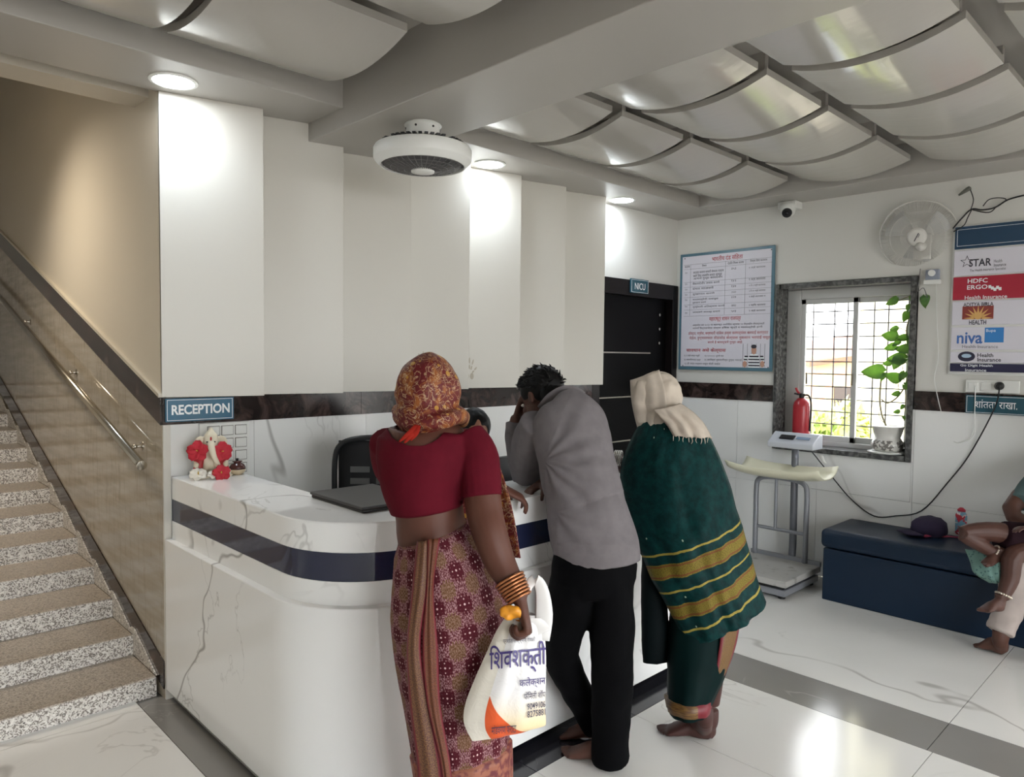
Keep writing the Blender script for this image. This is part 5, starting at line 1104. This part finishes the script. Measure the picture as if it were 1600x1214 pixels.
# ---------------------------------------------------------------- woman in the green shawl
p3_ = thing('person', 'barefoot woman in green gold striped shawl and cream headscarf leaning on counter', 'person', V(1085, 1160, 2.75))
m_skin3 = skin('deep_brown_skin', rgb(70, 42, 38)); hc3 = V(1026, 628, 3.02); hf3 = FH*.85-RH*.45-UPZ*.35
b = MB(); head(b, hc3, hf3, UPZ+FH*.3, .98)
b.tube([hc3-UPZ*.06, V(1040, 672, 2.98), V(1050, 700, 2.95)], [.048, .05, .06], seg=14)
loft(b, [ring(680, 1018, 1070, 2.99, .06), ring(705, 1010, 1085, 2.98, .07), ring(770, 1030, 1100, 2.93, .075), ring(850, 1055, 1120, 2.87, .075), ring(930, 1065, 1130, 2.83, .085), ring(985, 1065, 1125, 2.82, .085)])
limb(b, [(1015, 712, 3.0), (1002, 745, 3.06), (995, 755, 3.09), (972, 728, 3.10), (962, 715, 3.10)], [.04, .036, .034, .027, .024], seg=14)
hand(b, V(964, 716, 3.09), -RH*.9+FH*.3-UPZ*.1, -UPZ, FH, .85, (20, 25, 15), 15, 3)
limb(b, [(1072, 708, 2.98), (1085, 770, 3.02), (1070, 785, 3.07), (1020, 740, 3.10)], [.045, .04, .034, .027], seg=14)
limb(b, [(1080, 985, 2.81), (1086, 1050, 2.78), (1097, 1105, 2.735), (1101, 1128, 2.73)], [.065, .05, .036, .03], seg=16); limb(b, [(1108, 985, 2.82), (1112, 1060, 2.83), (1112, 1100, 2.84)], [.07, .045, .03], seg=16)
an = V(1101, 1126, 2.735); h_ = on(1112, 1156, 2, 0); t_ = on(1024, 1146, 2, 0); an.z = max(an.z, .075); foot(b, h_, t_, an, .95, -1)
an = V(1111, 1104, 2.84); an.z = .075; h_ = an+RH*.02; h_.z = 0; t_ = h_-RH*.2+FH*.08; foot(b, h_, t_, an, .9, 1)
b.build('body', m_skin3, p3_, remesh=.0055, smo=3, smooth=True)
eyes(hc3, hf3, UPZ+FH*.3, p3_)
m_dkg = cloth('dark_green_cloth', rgb(5, 28, 28), .6, 60); m_gold = mat('gold_zari_border', rough=.5, fn=f_gold(rgb(122, 92, 44), rgb(84, 54, 32), 80))
b = MB()
loft(b, [ring(870, 1050, 1135, 2.86, .10), ring(940, 1050, 1142, 2.83, .11), ring(985, 1045, 1142, 2.81, .115), ring(1035, 1041, 1134, 2.785, .11), ring(1075, 1042, 1118, 2.755, .10), ring(1100, 1044, 1108, 2.74, .092), ring(1108, 1046, 1106, 2.74, .088)], seg=60, fold=lambda th, t: 1+.03*t*math.sin(7*th+1)+.018*t*math.sin(13*th))
b.build('skirt', m_dkg, p3_, smooth=True, disp=wrinkle(.005))
MB().tube([V(1075, 1090, 2.742), V(1076, 1108, 2.74)], [(36*pm(2.74), .101), (33.5*pm(2.74), .097)], RT, seg=40, fold=lambda th, t: 1+.03*math.sin(7*th+1)+.018*math.sin(13*th)).build('skirt_hem', m_gold, p3_, smooth=True)
MB().grid(drape([(1130, 968, 2.70), (1124, 1010, 2.69), (1118, 1050, 2.69), (1112, 1072, 2.70)], [(1157, 964, 2.76), (1150, 1005, 2.75), (1136, 1046, 2.74), (1120, 1074, 2.73)], .012, 20, 8, .004, 1)).build('skirt_border', m_gold, p3_, smooth=True, solid=.004)
b = MB(); limb(b, [(1022, 870, 2.88), (1022, 940, 2.86), (1024, 1000, 2.84), (1026, 1034, 2.83)], [(.05, .05), (.052, .05), (.056, .045), (.055, .04)], side=RT, seg=20); b.build('front_pleats', cloth('black_green_cloth', rgb(10, 18, 20), .7), p3_, smooth=True, disp=wrinkle(.006))
# shawl
def f_shawl():
    u, v, _ = uv().xyz(); w = (nz(vec(u*6, v*3, 0), 1.5, 2)-.5)*.012; q = v+w
    band = lambda a, c: q.gt(a)*q.lt(c); line = lambda a: (q-a).abs().lt(.0048)
    g = (band(.60, .682)).max(band(.80, .882)); zari = nz(vec(u*46, v*160, 0), 2, 3, .6)
    edge = ((q-.612).abs().lt(.005)).max((q-.670).abs().lt(.005)).max((q-.812).abs().lt(.005)).max((q-.870).abs().lt(.005))
    gc = mix(zari.step(.35, .65), rgb(134, 118, 46), rgb(88, 76, 34)); gc = mix(edge, gc, rgb(112, 70, 40))
    base = mix(nz(vec(u*5, v*9, 0), 3, 4, .6).step(.3, .72), rgb(2, 33, 35), rgb(5, 54, 53)); dot = vor(vec(u*7, v*12, 0), 1).lt(.05)
    c = mix(dot*.8, base, rgb(170, 190, 170)); c = mix((line(.562)).max(line(.742)).max(line(.93)), c, rgb(150, 136, 64)); return mix(g, c, gc)
m_shawl = mat('green_zari_shawl', rough=.65, spec=.15, fn=f_shawl, bump=lambda: (nz(pos(), 50, 4, .6), .3, .006))
# rows by cloth length: left and right edges of the shawl with matching v
Ls = [(1004, 655, 2.96), (985, 690, 2.97), (972, 725, 2.98), (970, 760, 2.96), (978, 810, 2.91), (992, 850, 2.86), (1003, 868, 2.83), (1010, 884, 2.81), (1019, 906, 2.79), (1031, 926, 2.78), (1042, 946, 2.765), (1053, 967, 2.75), (1064, 987, 2.74), (1075, 1008, 2.73)]
Rs = [(1068, 640, 2.98), (1098, 664, 2.95), (1115, 695, 2.92), (1130, 730, 2.90), (1143, 765, 2.88), (1150, 795, 2.86), (1156, 812, 2.85), (1160, 824, 2.845), (1166, 845, 2.84), (1170, 861, 2.835), (1175, 876, 2.83), (1181, 897, 2.82), (1187, 916, 2.81), (1197, 941, 2.79)]
Vs = [0, .10, .20, .30, .42, .51, .562, .60, .682, .742, .80, .882, .93, 1.0]
n_ = len(Ls); bul = [.05, .10, .13, .145, .15, .15, .145, .14, .135, .13, .125, .12, .11, .10]
rows, vv = [], []
base_rows = []
for i in range(n_):
    l, r_ = V(*Ls[i]), V(*Rs[i]); row = []
    for k in range(33):
        s_ = k/32; wv_ = (.010*Vs[i])*math.sin(2*math.pi*3.2*s_+Vs[i]*2)+.006*math.sin(2*math.pi*7*s_+5*Vs[i])*Vs[i]
        p = l.lerp(r_, s_)-FH*(bul[i]*math.sin(math.pi*s_)**.7+wv_*math.sin(math.pi*s_))+UPZ*(.012*math.sin(math.pi*s_)*Vs[i])
        row.append(p)
    base_rows.append(row)
for i in range(n_-1):                                        # refine
    for q in range(4):
        t = q/4; a, b2, c_, d_ = base_rows[max(i-1, 0)], base_rows[i], base_rows[i+1], base_rows[min(i+2, n_-1)]
        rows.append([.5*(2*b2[k]+(c_[k]-a[k])*t+(2*a[k]-5*b2[k]+4*c_[k]-d_[k])*t*t+(3*b2[k]-a[k]-3*c_[k]+d_[k])*t**3) for k in range(33)]); vv.append(Vs[i]+(Vs[i+1]-Vs[i])*t)
rows.append(base_rows[-1]); vv.append(1.0); N_ = len(rows)-1
for i, row in enumerate(rows):
    for k, p in enumerate(row): row[k] = p-FH*(.010*noise.noise(Vector((k*.22+i*.08, i*.16, 1.7)))+.005*noise.noise(Vector((k*.6+i*.3, i*.3, 4.1))))
mbs = MB().grid(rows, lambda t, s_: (s_, vv[round(t*N_)]))
frow = [[p+FH*(.16+.10*math.sin(math.pi*k/32)) if False else (rows[i][0].lerp(rows[i][-1], k/32)+FH*(bul[min(n_-1, int(vv[i]*n_))]*.9*math.sin(math.pi*k/32)**.8)) for k, p in enumerate(rows[i])] for i in range(0, int(N_*.55))]
mbs.grid(frow, lambda t, s_: (s_, t*.45))
mbs.build('shawl', m_shawl, p3_, smooth=True, solid=.004)
# cream head scarf
m_scarf = cloth('cream_cotton_gauze', rgb(196, 184, 170), .9, 120, .86)
b = MB(); f, u, r = frame(hf3, UPZ+FH*.3)
b.ell(hc3+u*.012-f*.008, r, f, u, .094, .112, .116, 28, 18); b.ell(hc3-u*.07-f*.02, r, f, u, .086, .09, .085, 24, 14)
b.tube([V(1012, 598, 2.97), V(1006, 632, 2.96), V(1008, 660, 2.955)], [(.05, .03), (.045, .03), (.03, .02)], RT, seg=14)
o = b.build('head_scarf', m_scarf, p3_, remesh=.0045, smo=4, smooth=True, disp=lambda p: .009*noise.noise(Vector((p.x*14, p.y*14, p.z*5)))+.006*noise.noise(p*30))
drop(o, lambda co: (co-hc3).dot(f) > .082 and (co-hc3).dot(u) < .10)
sf_ = drape([(985, 594, 2.99), (987, 625, 2.985), (993, 655, 2.975), (1001, 684, 2.965)], [(1030, 578, 2.95), (1040, 612, 2.90), (1040, 640, 2.895), (1026, 660, 2.92)], .018, 16, 14, .006, 2)
MB().grid(sf_).build('scarf_front', m_scarf, p3_, smooth=True, solid=.005)
tl = drape([(1022, 640, 2.86), (1032, 652, 2.85), (1044, 666, 2.84), (1052, 680, 2.835)], [(1062, 630, 2.90), (1084, 645, 2.88), (1100, 662, 2.865), (1112, 684, 2.855)], .035, 18, 18, .010, 3)
for i, row in enumerate(tl):
    for k, p in enumerate(row): row[k] = p-FH*(.010*noise.noise(Vector((k*.35, i*.25, 9))))-UPZ*(.012*noise.noise(Vector((k*.7, 0, 3)))*(i/18)**2)
MB().grid(tl).build('scarf_tail', m_scarf, p3_, smooth=True, solid=.005)
for k in range(9): q = tl[-1][k*2]; MB().tube([q, q-UPZ*.012+RH*.003*math.sin(k*2.1), q-UPZ*.022+RH*.004*math.sin(k*3)], [.0018, .0014, .0006], seg=5).build('fringe', m_scarf, p3_)
bc_ = V(967, 716, 3.085); ax_ = (-RH*.9+FH*.3).normalized(); a_ = ax_.orthogonal().normalized(); bb = ax_.cross(a_)
for k in range(4): MB().tube([bc_+ax_*(.008*k-.01)+(a_*math.cos(q)+bb*math.sin(q))*.032 for q in [2*math.pi*j/28 for j in range(29)]], [.0035], seg=6, sub=1, cap=False).build('bangle', mat('silver_bangle', rgb(200, 196, 190), .25, .8), p3_, smooth=True)

# ---------------------------------------------------------------- receptionist behind the counter
p4_ = thing('person', 'seated dark haired receptionist half hidden behind the counter', 'person', (1.17, -.55, 0))
hc4 = V(741, 676, 3.40); hf4 = -FH*.8+RH*.25-UPZ*.4
b = MB(); head(b, hc4, hf4, UPZ, .92); b.tube([hc4-UPZ*.06, hc4-UPZ*.13+FH*.02, hc4-UPZ*.2+FH*.03], [.045, .046, .06], seg=14)
cs = hc4+FH*.03
b.tube([cs-UPZ*.16, cs-UPZ*.22, cs-UPZ*.35, cs-UPZ*.5, cs-UPZ*.62], [(.07, .06), (.15, .075), (.15, .1), (.14, .1), (.15, .12)], RH, seg=24)
for q in (-1, 1):
    e_ = cs+RH*.18*q-UPZ*.43-FH*.06; w_ = Vector((1.1+.12*q, -.78, .775)); b.tube([cs+RH*.14*q-UPZ*.2, e_, w_], [.045, .038, .026], seg=12); hand(b, w_, Vector((0, -1, 0)), -UPZ, Vector((-q, 0, 0)), .85)
    k_ = Vector((1.1+.1*q, -.72, .5)); b.tube([cs+RH*.08*q-UPZ*.62, k_, Vector((1.1+.1*q, -.72, .1))], [.075, .055, .04], seg=12); foot(b, Vector((1.1+.1*q, -.68, 0)), Vector((1.1+.1*q, -.90, 0)), Vector((1.1+.1*q, -.71, .075)), .9, q)
b.build('body', skin('light_brown_skin', rgb(150, 104, 84)), p4_, remesh=.006, smo=3, smooth=True)
eyes(hc4, hf4, UPZ, p4_, .92)
f, u, r = frame(hf4, UPZ); b = MB(); b.ell(hc4+u*.024-f*.02, r, f, u, .08, .09, .088, 24, 14); b.ell(hc4-u*.05-f*.07, r, f, u, .06, .045, .07, 18, 12); b.ell(hc4-u*.05-f*.115, r, f, u, .04, .035, .04, 14, 10)
o = b.build('hair', mat('black_tied_hair', rgb(11, 9, 9), .5, spec=.2), p4_, remesh=.0045, smo=2, smooth=True, disp=lambda p: .003*noise.noise(Vector((p.x*50, p.y*50, p.z*9))))
drop(o, lambda co: (co-hc4).dot(f) > .05 and (co-hc4).dot(u) < .07)
b = MB(); b.tube([cs-UPZ*.17, cs-UPZ*.22, cs-UPZ*.35, cs-UPZ*.5, cs-UPZ*.64], [(.08, .07), (.16, .085), (.16, .11), (.15, .11), (.165, .13)], RH, seg=24)
for q in (-1, 1): b.tube([cs+RH*.14*q-UPZ*.2, cs+RH*.17*q-UPZ*.32-FH*.03, cs+RH*.18*q-UPZ*.42-FH*.06], [.055, .053, .05], seg=14)
b.build('tunic', cloth('plum_tunic', rgb(70, 52, 66)), p4_, remesh=.006, smo=4, smooth=True)
b = MB(); b.tube([cs-UPZ*.55, cs-UPZ*.66], [(.16, .13), (.16, .15)], RH, seg=20)
for q in (-1, 1): b.tube([cs+RH*.08*q-UPZ*.62, Vector((1.1+.1*q, -.72, .5)), Vector((1.1+.1*q, -.72, .12))], [.09, .07, .06], seg=14)
b.build('trousers', cloth('dark_trousers', rgb(40, 38, 46)), p4_, remesh=.007, smo=3, smooth=True)

# ---------------------------------------------------------------- seated adult with child at the right edge
p5_ = thing('person', 'seated adult in white trousers with bare foot at the right end of bench', 'person', (3.3, -2.45, 0))
m_skin5 = skin('warm_brown_skin', rgb(84, 54, 44)); hip = Vector((3.66, -2.66, .545)); kn_ = Vector((3.37, -2.45, .50)); ank = V(1563, 990, 3.66); ank.z = .085
shd = Vector((3.68, -2.70, 1.0)); hc5 = Vector((3.66, -2.70, 1.22)); fd5 = Vector((-1, .35, 0)).normalized(); sd5 = Vector((.35, 1, 0)).normalized()
b = MB(); head(b, hc5, fd5, UPZ, 1.0); b.tube([hc5-UPZ*.06, hc5-UPZ*.14, hc5-UPZ*.2], [.05, .05, .065], seg=14)
b.tube([shd+UPZ*.03, shd-UPZ*.03, shd-UPZ*.2, shd-UPZ*.4, hip-UPZ*.02], [(.08, .07), (.17, .09), (.16, .11), (.15, .11), (.17, .12)], sd5, seg=24)
b.tube([hip+sd5*.07, kn_, ank+UPZ*.0], [.085, .06, .036], seg=16); heel_ = ank+Vector((.03, -.02, 0)); heel_.z = 0; foot(b, heel_, on(1524, 1010, 2, 0), ank, 1.05, 1)
k2 = kn_+Vector((-.02, -.22, 0)); a2 = Vector((k2.x+.02, k2.y-.02, .085)); b.tube([hip-sd5*.09, k2, a2], [.085, .06, .036], seg=16); h2 = a2+Vector((.03, 0, 0)); h2.z = 0; foot(b, h2, h2+Vector((-.2, .08, 0)), a2, .95, -1)
el = V(1580, 795, 3.72); b.tube([shd+sd5*.17-UPZ*.02, el, Vector((3.36, -2.52, .66))], [.05, .042, .028], seg=14); hand(b, Vector((3.36, -2.52, .66)), Vector((-.6, -.7, -.1)), Vector((0, 0, -1)), Vector((-.5, .6, .3)), .95, (35, 40, 25))
b.tube([shd-sd5*.17-UPZ*.02, shd-sd5*.2-UPZ*.27-EX*.1, Vector((3.34, -2.66, .64))], [.05, .042, .028], seg=14); hand(b, Vector((3.34, -2.66, .64)), Vector((-.5, .6, 0)), Vector((0, 0, -1)), Vector((-.7, -.3, .3)), .95, (35, 40, 25))
b.build('body', m_skin5, p5_, remesh=.006, smo=3, smooth=True); eyes(hc5, fd5, UPZ, p5_)
f, u, r = frame(fd5, UPZ); b = MB(); b.ell(hc5+u*.03-f*.02, r, f, u, .083, .095, .09, 24, 14); o = b.build('hair', mat('dark_hair', rgb(20, 17, 16), .5), p5_, smooth=True, disp=lambda p: .004*noise.noise(p*60)); drop(o, lambda co: (co-hc5).dot(f) > .05 and (co-hc5).dot(u) < .06)
b = MB(); b.tube([shd+UPZ*.04, shd-UPZ*.02, shd-UPZ*.2, shd-UPZ*.4, hip-UPZ*.02], [(.09, .08), (.185, .1), (.175, .125), (.165, .125), (.185, .14)], sd5, seg=24)
b.tube([shd+sd5*.17-UPZ*.02, shd.lerp(el, .5)+sd5*.09, el+(shd-el)*.12], [.062, .06, .056], seg=14); b.tube([shd-sd5*.17-UPZ*.02, shd-sd5*.2-UPZ*.2-EX*.06], [.062, .058], seg=14)
b.build('kurta', cloth('grey_teal_kurta', rgb(84, 104, 104)), p5_, remesh=.0065, smo=4, smooth=True, disp=wrinkle(.004))
b = MB(); b.tube([hip+sd5*.07, kn_, kn_.lerp(ank, .5), ank+UPZ*.045], [.1, .078, .07, .062], seg=18); b.tube([hip-sd5*.09, k2, a2+UPZ*.05], [.1, .078, .06], seg=16); b.ell(hip, sd5, fd5, UPZ, .18, .14, .1)
b.build('trousers', cloth('white_trouser_cotton', rgb(176, 164, 158)), p5_, remesh=.0065, smo=4, smooth=True, disp=wrinkle(.008, (14, 14, 26)))
p6_ = thing('person', 'small child with silver anklets lying across the seated adult\'s lap', 'person', V(1590, 850, 3.55))
b = MB(); ch_ = V(1640, 850, 3.45); chd = V(1720, 800, 3.45); head(b, chd, UPZ*.5-FH*.5+RH*.2, RH, .8); b.tube([chd-RH*.04, ch_.lerp(chd, .7), ch_.lerp(chd, .35), ch_], [.04, .075, .08, .08], seg=16)
limb(b, [(1620, 850, 3.46), (1560, 832, 3.46), (1506, 833, 3.46), (1530, 850, 3.45), (1556, 866, 3.44)], [.055, .05, .036, .034, .026], seg=14)
fh_ = V(1560, 868, 3.43); foot(b, fh_-Vector((0, 0, .03)), V(1535, 886, 3.40)-Vector((0, 0, .0)), fh_, .72, 1)
limb(b, [(1625, 860, 3.42), (1585, 868, 3.38), (1578, 905, 3.37), (1566, 934, 3.36)], [.055, .045, .038, .027], seg=14)
fh2 = V(1563, 940, 3.36); foot(b, V(1566, 956, 3.36), V(1531, 952, 3.34), fh2, .72, -1)
limb(b, [(1690, 830, 3.42), (1650, 815, 3.36), (1610, 825, 3.36)], [.032, .028, .02], seg=12); hand(b, V(1610, 825, 3.36), -RH, -UPZ, FH, .55)
b.build('body', skin('child_brown_skin', rgb(78, 50, 42)), p6_, remesh=.0036, smo=3, smooth=True)
b = MB(); b.tube([ch_.lerp(chd, .72), ch_.lerp(chd, .35), ch_, V(1600, 846, 3.46), V(1565, 838, 3.46)], [(.085, .08), (.095, .09), (.095, .09), (.09, .085), (.075, .07)], UPZ, seg=20); b.build('frock', cloth('dark_maroon_frock', rgb(34, 18, 24)), p6_, remesh=.006, smo=3, smooth=True, disp=wrinkle(.006))
f, u, r = frame(UPZ*.5-FH*.5+RH*.2, RH); b = MB(); b.ell(chd+u*.02-f*.015, r, f, u, .066, .076, .073); o = b.build('hair', mat('child_hair', rgb(22, 18, 16), .5), p6_, smooth=True); drop(o, lambda co: (co-chd).dot(f) > .04 and (co-chd).dot(u) < .05)
m_ank = mat('silver_anklet', rgb(200, 190, 175), .3, .8)
for c_, t_ in ((V(1553, 862, 3.44), (V(1560, 868, 3.44)-V(1540, 855, 3.45))), (V(1568, 930, 3.362), V(1566, 934, 3.36)-V(1574, 915, 3.366))):
    t_ = t_.normalized(); a_ = t_.orthogonal().normalized(); bb = t_.cross(a_); mbk = MB()
    for j in range(20):
        q = 2*math.pi*j/20; p = c_+(a_*math.cos(q)+bb*math.sin(q))*.031; mbk.ell(p, EX, EY, EZ, .006, .006, .006, 8, 6)
    mbk.tube([c_+(a_*math.cos(2*math.pi*j/24)+bb*math.sin(2*math.pi*j/24))*.030 for j in range(25)], [.003], seg=6, sub=1, cap=False)
    mbk.build('anklet', m_ank, p6_, smooth=True)
tc = thing('dotted_cloth', 'pale teal dotted cloth hanging from the lap over the bench edge', 'cloth', V(1540, 880, 3.5))
m_tc = mat('teal_dotted_cotton', rough=.8, fn=lambda: mix(vor(pos(), 70).lt(.3), rgb(96, 128, 120), rgb(60, 92, 90)))
MB().grid(drape([(1508, 858, 3.56), (1516, 878, 3.50), (1522, 895, 3.46), (1545, 910, 3.44)], [(1560, 858, 3.42), (1566, 880, 3.40), (1566, 895, 3.40), (1562, 906, 3.41)], .03, 16, 16, .006, 3)).build('cloth_sheet', m_tc, tc, smooth=True, solid=.004)
